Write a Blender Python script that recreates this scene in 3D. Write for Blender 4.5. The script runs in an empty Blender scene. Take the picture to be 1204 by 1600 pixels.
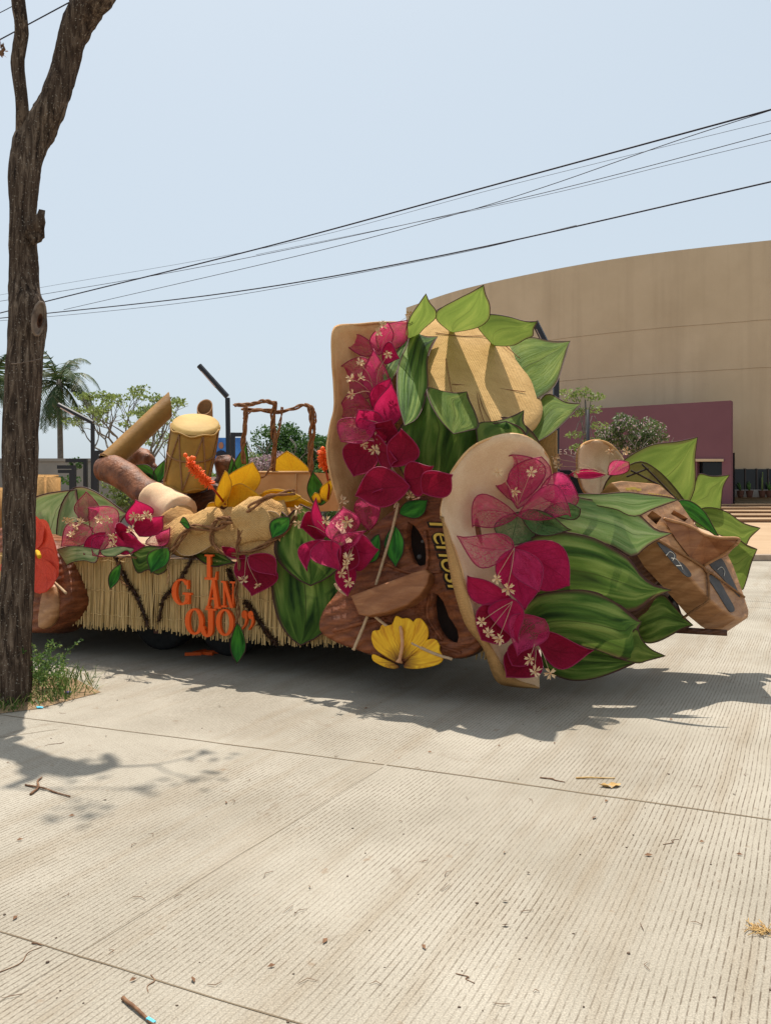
import bpy, bmesh, math, random
from mathutils import Vector, Matrix, noise
from mathutils.geometry import tessellate_polygon

S = bpy.context.scene
COL = S.collection
R = random.Random(7)
V = Vector
# ------------------------------------------------------------------ camera, sky, sun, exposure
FPX, CX, HZ, CAMH = 1250.0, 602.0, 770.0, 1.6
cam_d = bpy.data.cameras.new('camera')
cam = bpy.data.objects.new('camera', cam_d)
COL.objects.link(cam)
cam.location = (0, 0, CAMH)
cam.rotation_euler = (math.radians(90), 0, 0)
cam_d.sensor_fit = 'VERTICAL'
cam_d.sensor_height = 36.0
cam_d.lens = 36.0 * FPX / 1600.0
cam_d.shift_y = -(800 - HZ) / 1600.0
cam_d.clip_start = 0.1
cam_d.clip_end = 3000
S.camera = cam

SUN_EL = math.radians(70)
SUN_AZ = (-0.27, 0.963)
world = bpy.data.worlds.new('World')
S.world = world
world.use_nodes = True
wn = world.node_tree.nodes
wn.clear()
w_out = wn.new('ShaderNodeOutputWorld')
w_bg = wn.new('ShaderNodeBackground')
w_sky = wn.new('ShaderNodeTexSky')
w_sky.sky_type = 'NISHITA'
w_sky.sun_disc = False
w_sky.sun_elevation = SUN_EL
w_sky.sun_rotation = math.atan2(SUN_AZ[0], SUN_AZ[1])
w_sky.air_density = 1.0
w_sky.dust_density = 4.0
w_sky.ozone_density = 2.0
w_bg.inputs['Strength'].default_value = 0.098
w_mix = wn.new('ShaderNodeMix'); w_mix.data_type = 'RGBA'      # even summer haze over the whole sky
w_mix.inputs[0].default_value = 0.72
w_mix.inputs[7].default_value = (6.2, 7.1, 7.75, 1)
world.node_tree.links.new(w_sky.outputs[0], w_mix.inputs[6])
world.node_tree.links.new(w_mix.outputs[2], w_bg.inputs[0])
world.node_tree.links.new(w_bg.outputs[0], w_out.inputs[0])

sun_d = bpy.data.lights.new('sun', 'SUN')
sun_d.energy = 5.0
sun_d.angle = math.radians(0.53)
sun_d.color = (1.0, 0.94, 0.85)
sun = bpy.data.objects.new('sun', sun_d)
COL.objects.link(sun)
ce = math.cos(SUN_EL)
sdir = V((SUN_AZ[0] * ce, SUN_AZ[1] * ce, math.sin(SUN_EL))).normalized()
sun.rotation_euler = (-sdir).to_track_quat('-Z', 'Y').to_euler()
sun.location = sdir * 50
S.view_settings.view_transform = 'Standard'
S.view_settings.look = 'None'
S.view_settings.exposure = 0.28
S.view_settings.gamma = 1.0
S.view_settings.use_curve_mapping = False
S.render.engine = 'CYCLES'
S.cycles.max_bounces = 8
S.cycles.transparent_max_bounces = 24

# ------------------------------------------------------------------ placing helpers
def P(px, py, D):
    return V(((px - CX) / FPX * D, D, CAMH - (py - HZ) / FPX * D))
U = V((0.927, -0.375, 0)).normalized()        # along the float, towards its right end
W = V((0.375, 0.927, 0)).normalized()         # across the float, away from the road side
A0 = V((-3.20, 7.90, 0))                      # left visible end of the skirt
def depth(px, w):
    k = (px - CX) / FPX
    a = A0 + W * w
    t = (a.y * k - a.x) / (U.x - U.y * k)
    return a.y + U.y * t
def F(px, py, w):
    return P(px, py, depth(px, w))
def FT(t, w, z):
    p = A0 + U * t + W * w
    return V((p.x, p.y, z))
def PL(px, py, o, n):
    c = V((0, 0, CAMH)); d = P(px, py, 1.0) - c
    return c + d * ((o - c).dot(n) / d.dot(n))
def srgb(r, g, b):
    f = lambda c: (c / 255 / 12.92) if c / 255 <= 0.04045 else ((c / 255 + 0.055) / 1.055) ** 2.4
    return (f(r), f(g), f(b), 1)

# ------------------------------------------------------------------ materials
class NT:
    def __init__(s, name):
        s.m = bpy.data.materials.new(name); s.m.use_nodes = True
        s.t = s.m.node_tree; s.n = s.t.nodes; s.n.clear()
        s.out = s.n.new('ShaderNodeOutputMaterial')
        s.b = s.n.new('ShaderNodeBsdfPrincipled')
        s.b.inputs['Specular IOR Level'].default_value = 0.3
        s.l(s.b.outputs[0], s.out.inputs[0])
    def l(s, a, b): s.t.links.new(a, b)
    def node(s, ty, **kw):
        x = s.n.new(ty)
        for k, v in kw.items(): setattr(x, k, v)
        return x
    def coord(s, which='Object', scale=(1, 1, 1), rot=(0, 0, 0)):
        c = s.node('ShaderNodeTexCoord'); m = s.node('ShaderNodeMapping')
        m.inputs['Scale'].default_value = scale; m.inputs['Rotation'].default_value = rot
        s.l(c.outputs[which], m.inputs[0]); return m.outputs[0]
    def noise(s, vec, scale, detail=4, rough=0.55, dist=0.0):
        x = s.node('ShaderNodeTexNoise'); x.inputs['Scale'].default_value = scale
        x.inputs['Detail'].default_value = detail; x.inputs['Roughness'].default_value = rough
        x.inputs['Distortion'].default_value = dist
        s.l(vec, x.inputs['Vector']); return x.outputs['Fac']
    def ramp(s, fac, stops):
        r = s.node('ShaderNodeValToRGB'); e = r.color_ramp.elements
        while len(e) < len(stops): e.new(0.5)
        for q, (p, c) in zip(e, stops):
            q.position = p; q.color = c if not isinstance(c, (int, float)) else (c, c, c, 1)
        s.l(fac, r.inputs[0]); return r.outputs[0]
    def math(s, op, a, b=None, clamp=False):
        x = s.node('ShaderNodeMath', operation=op); x.use_clamp = clamp
        for i, q in enumerate((a, b)):
            if q is None: continue
            if isinstance(q, (int, float)): x.inputs[i].default_value = q
            else: s.l(q, x.inputs[i])
        return x.outputs[0]
    def mix(s, fac, a, b, blend='MIX'):
        x = s.node('ShaderNodeMix', data_type='RGBA', blend_type=blend)
        for i, q in zip((0, 6, 7), (fac, a, b)):
            if isinstance(q, (int, float)): x.inputs[i].default_value = q
            elif isinstance(q, tuple): x.inputs[i].default_value = q
            else: s.l(q, x.inputs[i])
        return x.outputs[2]
    def bump(s, h, strength=0.4, dist=0.01):
        b = s.node('ShaderNodeBump'); b.inputs['Strength'].default_value = strength
        b.inputs['Distance'].default_value = dist
        s.l(h, b.inputs['Height']); s.l(b.outputs[0], s.b.inputs['Normal']); return b.outputs[0]
    def base(s, c, rough=0.7):
        if isinstance(c, tuple): s.b.inputs['Base Color'].default_value = c
        else: s.l(c, s.b.inputs['Base Color'])
        s.b.inputs['Roughness'].default_value = rough
    def translucent(s, c, amount, normal=None):
        t = s.node('ShaderNodeBsdfTranslucent'); x = s.node('ShaderNodeMixShader')
        x.inputs[0].default_value = amount
        if isinstance(c, tuple): t.inputs[0].default_value = c
        else: s.l(c, t.inputs[0])
        s.l(s.b.outputs[0], x.inputs[1]); s.l(t.outputs[0], x.inputs[2])
        s.l(x.outputs[0], s.out.inputs[0]); return x.outputs[0]
    def holes(s, shader, alpha):
        t = s.node('ShaderNodeBsdfTransparent'); x = s.node('ShaderNodeMixShader')
        s.l(alpha, x.inputs[0]); s.l(t.outputs[0], x.inputs[1]); s.l(shader, x.inputs[2])
        s.l(x.outputs[0], s.out.inputs[0])
    def rnd(s):
        return s.node('ShaderNodeObjectInfo').outputs['Random']

def mottled(name, c1, c2, scale=6, rough=0.75, bump=0.3, bscale=40, stretch=(1, 1, 1), bdist=0.01, detail=6):
    n = NT(name); v = n.coord('Object', stretch)
    f = n.noise(v, scale, detail)
    n.base(n.ramp(f, [(0.3, c1), (0.7, c2)]), rough)
    if bump: n.bump(n.noise(v, bscale, 5), bump, bdist)
    return n.m
def plain(name, c, rough=0.6):
    n = NT(name); n.base(c, rough); return n.m

M = {}
def leaf_material(name, dark, mid, light, edge, trans=0.35, stripe=5.0, contrast=(0.32, 0.5, 0.68), rough=0.62):
    n = NT(name)
    uv = n.node('ShaderNodeUVMap').outputs[0]
    sep = n.node('ShaderNodeSeparateXYZ'); n.l(uv, sep.inputs[0])
    off = n.node('ShaderNodeCombineXYZ')
    n.l(n.math('MULTIPLY', sep.outputs[0], stripe), off.inputs[0])
    n.l(n.math('MULTIPLY', sep.outputs[1], 1.3), off.inputs[1])
    n.l(n.math('MULTIPLY', n.rnd(), 37.0), off.inputs[2])
    st = n.noise(off.outputs[0], 1.5, 2.5, 0.5, 0.6)
    col = n.ramp(st, [(contrast[0], dark), (contrast[1], mid), (contrast[2], light)])
    du = n.math('ABSOLUTE', n.math('SUBTRACT', sep.outputs[0], 0.5))
    d1 = n.math('ADD', du, n.math('MULTIPLY', n.math('POWER', sep.outputs[1], 8.0), 0.35))
    efac = n.ramp(d1, [(0.435, 0.0), (0.5, 1.0)])
    col = n.mix(efac, col, edge)
    # drawn midrib and a cross vein
    vein = n.ramp(du, [(0.004, 1.0), (0.012, 0.0)])
    col = n.mix(n.math('MULTIPLY', vein, 0.6), col, (0.02, 0.03, 0.01, 1))
    fine = n.noise(n.coord('Object'), 220, 2)
    col = n.mix(0.12, col, n.ramp(fine, [(0.3, 0.0), (0.7, 1.0)]), 'OVERLAY')
    n.base(col, rough); n.b.inputs['Specular IOR Level'].default_value = 0.12
    cr = n.node('ShaderNodeCombineXYZ')
    n.l(n.math('MULTIPLY', sep.outputs[0], 9.0), cr.inputs[0]); n.l(n.math('MULTIPLY', sep.outputs[1], 1.4), cr.inputs[1]); n.l(n.math('MULTIPLY', n.rnd(), 11.0), cr.inputs[2])
    hh = n.math('ADD', n.math('MULTIPLY', n.noise(cr.outputs[0], 1.6, 3, 0.55, 1.2), 1.4), n.math('ADD', n.noise(n.coord('Object'), 8, 3, 0.5, 0.4), n.math('MULTIPLY', n.noise(n.coord('Object'), 160, 2), 0.05)))
    n.bump(hh, 0.30, 0.045)
    tcol = n.mix(0.45, col, (0.30, 0.36, 0.07, 1))
    n.translucent(tcol, trans)
    return n.m
G_DK, G_MD, G_LT = (0.010, 0.036, 0.008, 1), (0.075, 0.155, 0.024, 1), (0.27, 0.35, 0.085, 1)
M['leaf_dark'] = leaf_material('painted leaf fabric', G_DK, G_MD, (0.27, 0.35, 0.085, 1), (0.10, 0.045, 0.035, 1), 0.22, 4.2, (0.30, 0.5, 0.72))
M['leaf_sunlit'] = leaf_material('sunlit pale leaf fabric', (0.09, 0.20, 0.06, 1), (0.24, 0.37, 0.13, 1), (0.46, 0.55, 0.26, 1), (0.22, 0.13, 0.09, 1), 0.25, 3.6, (0.28, 0.5, 0.72))  # paler copy for the top leaves, sunlight put into the colour
M['leaf_back'] = leaf_material('thin leaf fabric', (0.06, 0.12, 0.02, 1), (0.12, 0.19, 0.035, 1), (0.22, 0.28, 0.06, 1), (0.07, 0.04, 0.025, 1), 0.45, 3.5)
M['leaf_olive'] = leaf_material('brown backed leaf fabric', (0.13, 0.09, 0.03, 1), (0.19, 0.14, 0.05, 1), (0.25, 0.19, 0.06, 1), (0.06, 0.05, 0.02, 1), 0.3, 3.0)
M['leaf_vivid'] = leaf_material('glossy green leaf', (0.01, 0.07, 0.012, 1), (0.03, 0.17, 0.02, 1), (0.06, 0.28, 0.03, 1), (0.012, 0.09, 0.012, 1), 0.12, 3.0, rough=0.4)
M['leaf_pale'] = leaf_material('washed leaf fabric', (0.12, 0.22, 0.08, 1), (0.32, 0.42, 0.19, 1), (0.50, 0.56, 0.30, 1), (0.34, 0.20, 0.16, 1), 0.2, 3.5)

def petal_material(name, c1, c2, vein, lace=0.0, trans=0.35):
    n = NT(name)
    uv = n.node('ShaderNodeUVMap').outputs[0]
    sep = n.node('ShaderNodeSeparateXYZ'); n.l(uv, sep.inputs[0])
    du = n.math('ABSOLUTE', n.math('SUBTRACT', sep.outputs[0], 0.5))
    vc = n.node('ShaderNodeCombineXYZ')
    n.l(sep.outputs[0], vc.inputs[0]); n.l(sep.outputs[1], vc.inputs[1]); n.l(n.math('MULTIPLY', n.rnd(), 9.0), vc.inputs[2])
    base = n.ramp(n.noise(vc.outputs[0], 2.2, 4), [(0.3, c1), (0.7, c2)])
    # side veins slanting off the midrib
    w = n.math('FRACT', n.math('MULTIPLY', n.math('SUBTRACT', sep.outputs[1], n.math('MULTIPLY', du, 0.8)), 5.0))
    wv = n.math('ABSOLUTE', n.math('SUBTRACT', w, 0.5))
    side = n.ramp(wv, [(0.0, 1.0), (0.05, 0.0)])
    mid = n.ramp(du, [(0.006, 1.0), (0.022, 0.0)])
    vor = n.node('ShaderNodeTexVoronoi', feature='DISTANCE_TO_EDGE'); vor.inputs['Scale'].default_value = 17
    n.l(vc.outputs[0], vor.inputs['Vector'])
    net = n.ramp(vor.outputs['Distance'], [(0.02, 1.0), (0.09, 0.0)])
    veins = n.math('MAXIMUM', n.math('MAXIMUM', side, mid), n.math('MULTIPLY', net, 0.55))
    col = n.mix(n.math('MULTIPLY', veins, 0.6), base, vein)
    n.base(col, 0.65)
    n.b.inputs['Specular IOR Level'].default_value = 0.15
    n.bump(n.math('ADD', n.noise(n.coord('Object'), 14, 4, .6, .8), n.math('MULTIPLY', veins, 0.25)), 0.5, 0.03)
    sh = n.translucent(n.mix(0.4, col, c2), trans)
    if lace:
        big = n.noise(vc.outputs[0], 3.0, 2)
        solid = n.math('MAXIMUM', n.math('MAXIMUM', net, mid), side)
        cover = n.math('MULTIPLY', n.ramp(big, [(0.38, 0.0), (0.68, 1.0)]), 0.5)
        al = n.math('MAXIMUM', solid, n.math('ADD', cover, 1.0 - lace, clamp=True))
        n.holes(sh, al)
    return n.m
M['petal_lace'] = petal_material('magenta net fabric', (0.54, 0.016, 0.10, 1), (0.78, 0.08, 0.24, 1), (0.24, 0.004, 0.04, 1), 0.72, 0.45)
M['petal'] = petal_material('magenta fabric', (0.44, 0.008, 0.06, 1), (0.62, 0.025, 0.12, 1), (0.26, 0.004, 0.035, 1), 0.0, 0.36)
M['petal_red'] = petal_material('shade darkened crimson fabric', (0.22, 0.004, 0.02, 1), (0.31, 0.006, 0.035, 1), (0.13, 0.002, 0.012, 1), 0.0, 0.22)  # solid crimson, with the shade on the lower petals put into its colour
M['petal_brown'] = petal_material('faded brown net fabric', (0.20, 0.06, 0.06, 1), (0.28, 0.09, 0.09, 1), (0.08, 0.02, 0.02, 1), 0.4, 0.3)
M['lace_green'] = petal_material('green net fabric', (0.06, 0.15, 0.04, 1), (0.14, 0.24, 0.08, 1), (0.015, 0.04, 0.015, 1), 0.5, 0.2)
M['yellow'] = petal_material('yellow petal foam', (0.62, 0.33, 0.012, 1), (0.75, 0.45, 0.02, 1), (0.55, 0.2, 0.01, 1), 0.0, 0.2)
M['orange_red'] = petal_material('scarlet petal foam', (0.68, 0.06, 0.03, 1), (0.78, 0.10, 0.05, 1), (0.45, 0.02, 0.01, 1), 0.0, 0.15)
M['wire'] = plain('dark edging wire', (0.06, 0.02, 0.018, 1), 0.6)
M['wire_pink'] = plain('magenta edging', (0.25, 0.006, 0.05, 1), 0.6)
M['wire_yellow'] = plain('ochre edging', (0.42, 0.22, 0.02, 1), 0.6)
M['cream'] = mottled('cream foam', srgb(226, 200, 162), srgb(206, 168, 124), 30, 0.8, 0.2, 60)
M['tan_foam'] = mottled('tan foam', srgb(190, 130, 90), srgb(205, 160, 115), 20, 0.8, 0.2, 60)

def woven(name, c1, c2, scale=55, bump=0.6, uvw='Object', mott=3.0, crumple=14.0):
    n = NT(name); v = n.coord(uvw)
    sep = n.node('ShaderNodeSeparateXYZ'); n.l(v, sep.inputs[0])
    a = n.math('SINE', n.math('MULTIPLY', n.math('ADD', sep.outputs[0], n.math('MULTIPLY', sep.outputs[1], 0.6)), scale * 4.0))
    b = n.math('SINE', n.math('MULTIPLY', n.math('ADD', sep.outputs[2], n.math('MULTIPLY', sep.outputs[1], 0.3)), scale * 4.0))
    h = n.math('MULTIPLY', a, b)
    f = n.noise(v, mott, 6, 0.6)
    col = n.ramp(f, [(0.3, c1), (0.7, c2)])
    col = n.mix(n.math('MULTIPLY', n.math('ADD', h, 1.0), 0.14), col, (c1[0] * .35, c1[1] * .33, c1[2] * .3, 1))
    fib = n.noise(n.coord(uvw, (1, 1, 1)), 180, 3)
    col = n.mix(0.25, col, n.ramp(fib, [(0.3, 0.1), (0.7, 0.9)]), 'OVERLAY')
    n.base(col, 0.9)
    n.b.inputs['Specular IOR Level'].default_value = 0.1
    n.bump(n.math('ADD', n.math('MULTIPLY', h, 0.6), n.math('MULTIPLY', n.noise(v, 9, 4, 0.6, 0.8), crumple)), bump, 0.005)
    return n.m
M['burlap'] = woven('woven burlap', srgb(176, 136, 84), srgb(208, 168, 112), 75)
M['burlap_fine'] = woven('fine burlap', srgb(168, 128, 80), srgb(196, 152, 100), 120, 0.4)
M['burlap_disc'] = woven('coarse burlap', srgb(184, 146, 92), srgb(206, 168, 112), 80, 0.6, 'Object', 5.0, 5.0)
M['straw_cloth'] = woven('pale straw cloth', srgb(214, 176, 138), srgb(234, 202, 166), 150, 0.3, 'Object', 3.0, 6.0)
M['straw_tan'] = woven('tan straw cloth', srgb(200, 146, 94), srgb(232, 188, 136), 110, 0.4, 'Object', 3.0, 9.0)
M['hide'] = mottled('beige drum skin', srgb(170, 136, 76), srgb(190, 156, 90), 5, 0.7, 0.2, 30)

def wood_material(name, c1, c2, c3, rough=0.55, rings=14, bump=0.5):
    n = NT(name); v = n.coord('Object', (1, 1, 1.0), (0.2, 0.4, 0.35))
    g = n.noise(n.coord('Object', (1.2, 1.2, 7), (0.0, 0.5, 0.2)), 2.2, 6, 0.6, 1.2)
    big = n.noise(v, 2.5, 4)
    wv = n.node('ShaderNodeTexWave'); wv.inputs['Scale'].default_value = rings * 0.5
    wv.inputs['Distortion'].default_value = 5; wv.inputs['Detail'].default_value = 3; wv.bands_direction = 'Z'
    n.l(v, wv.inputs['Vector'])
    col = n.ramp(g, [(0.28, c1), (0.5, c2), (0.75, c3)])
    col = n.mix(n.math('MULTIPLY', n.ramp(wv.outputs['Fac'], [(0.2, 1.0), (0.6, 0.0)]), 0.35), col, c1)
    col = n.mix(n.math('MULTIPLY', n.ramp(big, [(0.45, 0.0), (0.75, 1.0)]), 0.4), col, c1)
    n.base(col, rough)
    h = n.math('ADD', n.noise(v, 18, 5, 0.6, 0.6), n.math('MULTIPLY', wv.outputs['Fac'], 0.6))
    n.bump(n.math('ADD', h, n.math('MULTIPLY', n.noise(v, 5, 3, .5, 1.0), 1.6)), bump, 0.026)
    return n.m
M['wood'] = wood_material('carved red brown foam', srgb(84, 42, 22), srgb(132, 74, 42), srgb(162, 98, 60), .5, 8, .65)
M['wood_pale'] = wood_material('carved light brown foam', srgb(138, 94, 58), srgb(172, 124, 82), srgb(194, 148, 104), .5, 7, .25)
M['wood_nose'] = wood_material('carved brown foam nose', srgb(120, 72, 42), srgb(150, 98, 62), srgb(172, 120, 80), .55, 6, .3)
M['wood_dark'] = wood_material('dark carved foam', srgb(60, 36, 24), srgb(86, 54, 36), srgb(104, 68, 46))
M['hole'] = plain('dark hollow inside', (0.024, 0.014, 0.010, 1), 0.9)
M['slate'] = mottled('grey painted patch', srgb(66, 64, 64), srgb(84, 80, 78), 12, 0.7, 0.2)
M['chalk'] = plain('chalk white paint', srgb(196, 190, 178), 0.8)
M['gold'] = mottled('gold letter paint', srgb(206, 168, 62), srgb(222, 186, 84), 10, 0.6, 0)
M['yellow_paint'] = plain('yellow paint', srgb(222, 190, 90), 0.6)
M['rope'] = mottled('beige rope', srgb(176, 146, 112), srgb(200, 170, 136), 60, 0.9, 0.6, 150)
M['rope_dark'] = mottled('brown rope', srgb(122, 86, 56), srgb(150, 108, 70), 60, 0.9, 0.6, 150)
M['vine'] = mottled('twisted bark vine', srgb(104, 68, 42), srgb(146, 102, 66), 25, 0.9, 0.6, 80)
M['vine_pale'] = mottled('pale dry vine', srgb(158, 124, 84), srgb(186, 150, 108), 25, 0.9, 0.6, 80)
M['tinsel'] = mottled('dark brown tinsel', srgb(46, 28, 18), srgb(76, 50, 32), 30, 0.4, 0)
M['orange'] = plain('orange foam', srgb(228, 92, 26), 0.55)
M['pistil'] = plain('orange pistil foam', srgb(238, 98, 30), 0.6)
M['stem_red'] = plain('red pistil stem', srgb(150, 50, 30), 0.6)
M['bamboo'] = mottled('ochre bamboo tube', srgb(122, 84, 28), srgb(158, 114, 48), 3, 0.6, 0.3, 20, (1, 1, 1))
M['bamboo_in'] = mottled('brown tube inside', srgb(120, 82, 46), srgb(150, 106, 64), 6, 0.8, 0.2)
M['drum'] = mottled('ochre drum body', srgb(134, 96, 32), srgb(168, 126, 50), 4, 0.65, 0.3, 16)
M['arm'] = mottled('brown painted foam', srgb(70, 38, 22), srgb(150, 94, 60), 8, 0.56, 0.7, 26, bdist=0.02)
M['cardboard'] = mottled('cardboard', srgb(178, 136, 92), srgb(200, 158, 112), 5, 0.8, 0.15, 30)
n = NT('dry straw stalks'); v = n.coord('Object', (1, 1, 0.05))
f = n.noise(v, 60, 3); n.base(n.mix(n.math('MULTIPLY', n.ramp(n.noise(n.coord('Object'), 4, 4), [(0.35, 0.0), (0.7, 1.0)]), 0.35), n.ramp(f, [(0.25, srgb(168, 136, 82)), (0.5, srgb(212, 180, 124)), (0.75, srgb(230, 202, 150))]), srgb(168, 140, 88)), 0.7)
M['straw'] = n.m
M['steel_dark'] = mottled('dark chassis steel', srgb(34, 31, 30), srgb(52, 46, 42), 8, 0.7, 0.2)
M['rubber'] = mottled('tyre rubber', (0.018, 0.018, 0.018, 1), (0.03, 0.03, 0.03, 1), 20, 0.85, 0.2)
M['deck'] = mottled('plywood deck', srgb(120, 92, 62), srgb(146, 114, 78), 5, 0.8, 0.2)
M['black_metal'] = plain('black painted steel', srgb(34, 35, 40), 0.45)
M['cable'] = plain('black cable', srgb(26, 28, 46), 0.6)

def bark_material():
    n = NT('furrowed bark')
    v = n.coord('Object', (1, 1, 0.10)); v2 = n.coord('Object')
    f = n.noise(v, 34, 7, 0.65, 0.6)
    big = n.noise(v2, 2.3, 4)
    col = n.ramp(f, [(0.34, srgb(34, 27, 23)), (0.5, srgb(80, 66, 55)), (0.66, srgb(126, 109, 93))])
    col = n.mix(n.math('MULTIPLY', n.ramp(big, [(0.45, 0.0), (0.7, 1.0)]), 0.5), col, srgb(62, 46, 36))
    sp = n.noise(v2, 70, 2); col = n.mix(n.math('MULTIPLY', n.ramp(sp, [(0.64, 0.0), (0.70, 1.0)]), 0.6), col, srgb(176, 166, 150))
    n.base(col, 0.95); n.b.inputs['Specular IOR Level'].default_value = 0.1
    n.bump(n.math('ADD', f, n.math('MULTIPLY', n.noise(v2, 60, 4), 0.35)), 0.9, 0.035)
    return n.m
M['bark'] = bark_material()
M['bark_cut'] = mottled('weathered cut wood', srgb(84, 70, 60), srgb(138, 120, 104), 12, 0.9, 0.4)
M['bark_far'] = mottled('grey bark', srgb(96, 90, 84), srgb(126, 120, 112), 8, 0.9, 0)
def foliage(name, c1, c2, c3=None, trans=0.3):
    n = NT(name); f = n.noise(n.coord('Object'), 1.6, 5, 0.7)
    gi = n.node('ShaderNodeNewGeometry').outputs['Random Per Island']
    col = n.ramp(n.math('ADD', n.math('MULTIPLY', f, 0.5), n.math('MULTIPLY', gi, 0.5)), [(0.25, c1), (0.75, c2)])
    if c3: col = n.mix(n.ramp(gi, [(0.80, 0.0), (0.82, 1.0)]), col, c3)
    n.base(col, 0.55); n.translucent(col, trans); return n.m
M['fol_green'] = foliage('green foliage', (0.025, 0.075, 0.015, 1), (0.08, 0.16, 0.03, 1))
M['fol_yellow'] = foliage('yellow green foliage', (0.12, 0.17, 0.04, 1), (0.24, 0.30, 0.09, 1), None, 0.4)
M['fol_palm'] = foliage('palm foliage', (0.03, 0.065, 0.02, 1), (0.09, 0.13, 0.045, 1), (0.13, 0.13, 0.06, 1))
M['fol_pink'] = foliage('flowering foliage', (0.06, 0.10, 0.03, 1), (0.15, 0.19, 0.07, 1), (0.55, 0.40, 0.42, 1))
M['fol_mauve'] = foliage('mauve blossom', (0.30, 0.20, 0.22, 1), (0.45, 0.33, 0.34, 1), (0.10, 0.13, 0.05, 1))
M['fol_weed'] = foliage('weed foliage', (0.05, 0.11, 0.02, 1), (0.13, 0.22, 0.045, 1), (0.20, 0.26, 0.06, 1), 0.4)
M['grass'] = foliage('grass blades', (0.06, 0.12, 0.02, 1), (0.16, 0.22, 0.05, 1), (0.34, 0.28, 0.12, 1), 0.35)
M['dry_leaf'] = mottled('dry leaf', srgb(168, 132, 82), srgb(206, 172, 112), 20, 0.8, 0.3)
M['twig'] = mottled('brown twig', srgb(92, 64, 46), srgb(134, 100, 74), 25, 0.9, 0.4)

def concrete_road():
    n = NT('grooved concrete')
    geo = n.node('ShaderNodeNewGeometry').outputs['Position']
    def mp(scale, rot):
        m = n.node('ShaderNodeMapping'); m.vector_type = 'POINT'
        m.inputs['Rotation'].default_value = (0, 0, rot); m.inputs['Scale'].default_value = scale
        n.l(geo, m.inputs[0]); return m.outputs[0]
    ang = math.atan2(1.0, 0.53)
    lv = mp((1, 1, 1), -ang)                       # x runs along the grooves
    sep = n.node('ShaderNodeSeparateXYZ'); n.l(lv, sep.inputs[0])
    wob = n.math('MULTIPLY', n.math('SUBTRACT', n.noise(geo, 0.7, 2), 0.5), 0.05)
    g = n.math('ADD', sep.outputs[1], wob)
    fr = n.math('FRACT', n.math('MULTIPLY', g, 1 / 0.0245))
    tri = n.math('ABSOLUTE', n.math('SUBTRACT', fr, 0.5))
    groove = n.ramp(tri, [(0.05, 1.0), (0.15, 0.0)])
    # grooves are broken and worn in places
    st = mp((1.6, 9, 1), -ang)
    st2 = n.node('ShaderNodeMapping'); st2.inputs['Scale'].default_value = (26, 41, 1); n.l(lv, st2.inputs[0])
    brk = n.noise(st2.outputs[0], 1.0, 3, 0.7)
    wear = n.ramp(n.noise(geo, 0.9, 4, 0.6), [(0.36, 0.15), (0.56, 1.0)])
    gm = n.math('MULTIPLY', n.math('MULTIPLY', groove, n.ramp(brk, [(0.40, 0.1), (0.56, 1.0)])), wear)
    base = n.ramp(n.noise(geo, 0.55, 6, 0.62), [(0.34, srgb(139, 131, 117)), (0.5, srgb(153, 145, 131)), (0.66, srgb(166, 158, 144))])
    stv = n.node('ShaderNodeMapping'); stv.inputs['Scale'].default_value = (0.35, 3.5, 1); n.l(lv, stv.inputs[0])
    streak = n.ramp(n.noise(stv.outputs[0], 1.1, 5, 0.65), [(0.48, 0.0), (0.74, 1.0)])
    base = n.mix(n.math('MULTIPLY', streak, 0.5), base, srgb(126, 108, 84))
    stain = n.ramp(n.noise(geo, 2.4, 6, 0.7, 0.8), [(0.62, 0.0), (0.74, 1.0)])
    base = n.mix(n.math('MULTIPLY', stain, 0.55), base, srgb(108, 88, 68))
    blot = n.ramp(n.noise(geo, 9, 4, 0.6), [(0.66, 0.0), (0.72, 1.0)])
    base = n.mix(n.math('MULTIPLY', blot, 0.45), base, srgb(122, 94, 66))
    fine = n.noise(geo, 150, 4, 0.75)
    base = n.mix(0.55, base, n.ramp(fine, [(0.3, 0.15), (0.7, 0.85)]), 'OVERLAY')
    col = n.mix(n.math('MULTIPLY', gm, 0.85), base, srgb(84, 70, 55))
    n.base(col, 0.9); n.b.inputs['Specular IOR Level'].default_value = 0.2
    h = n.math('SUBTRACT', n.math('MULTIPLY', n.noise(geo, 120, 4, 0.7), 0.5), n.math('MULTIPLY', groove, 0.5))
    n.bump(h, 0.5, 0.004)
    return n.m
M['road'] = concrete_road()
M['joint'] = mottled('dirt filled joint', srgb(100, 86, 68), srgb(126, 112, 92), 6, 0.95, 0.3)
M['plaza'] = mottled('tan plaza paving', srgb(160, 132, 102), srgb(174, 148, 118), 0.6, 0.85, 0.15, 40)
M['riser'] = mottled('brown step riser', srgb(150, 114, 86), srgb(168, 132, 102), 2, 0.85, 0)
M['kerb'] = mottled('stone kerb', srgb(150, 130, 112), srgb(176, 156, 136), 3, 0.85, 0.2)
n = NT('tan stucco wall'); v = n.coord('Object')
f = n.noise(v, 0.25, 7, 0.6); f2 = n.noise(n.coord('Object', (1, 1, 0.06)), 1.1, 5, 0.6)
c = n.ramp(f, [(0.3, srgb(176, 156, 128)), (0.7, srgb(190, 170, 142))])
n.base(n.mix(n.math('MULTIPLY', n.ramp(f2, [(0.5, 0.0), (0.75, 1.0)]), 0.35), c, srgb(152, 132, 108)), 0.9); n.bump(n.noise(v, 12, 4), 0.2, 0.02)
M['stucco'] = n.m
M['purple'] = mottled('plum painted wall', srgb(106, 70, 78), srgb(116, 78, 86), 0.4, 0.85, 0.1, 12)
M['grey_wall'] = mottled('grey plaster wall', srgb(134, 130, 124), srgb(156, 150, 142), 0.8, 0.9, 0.1)
M['seam'] = plain('wall seam', srgb(150, 126, 98), 0.9)
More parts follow.
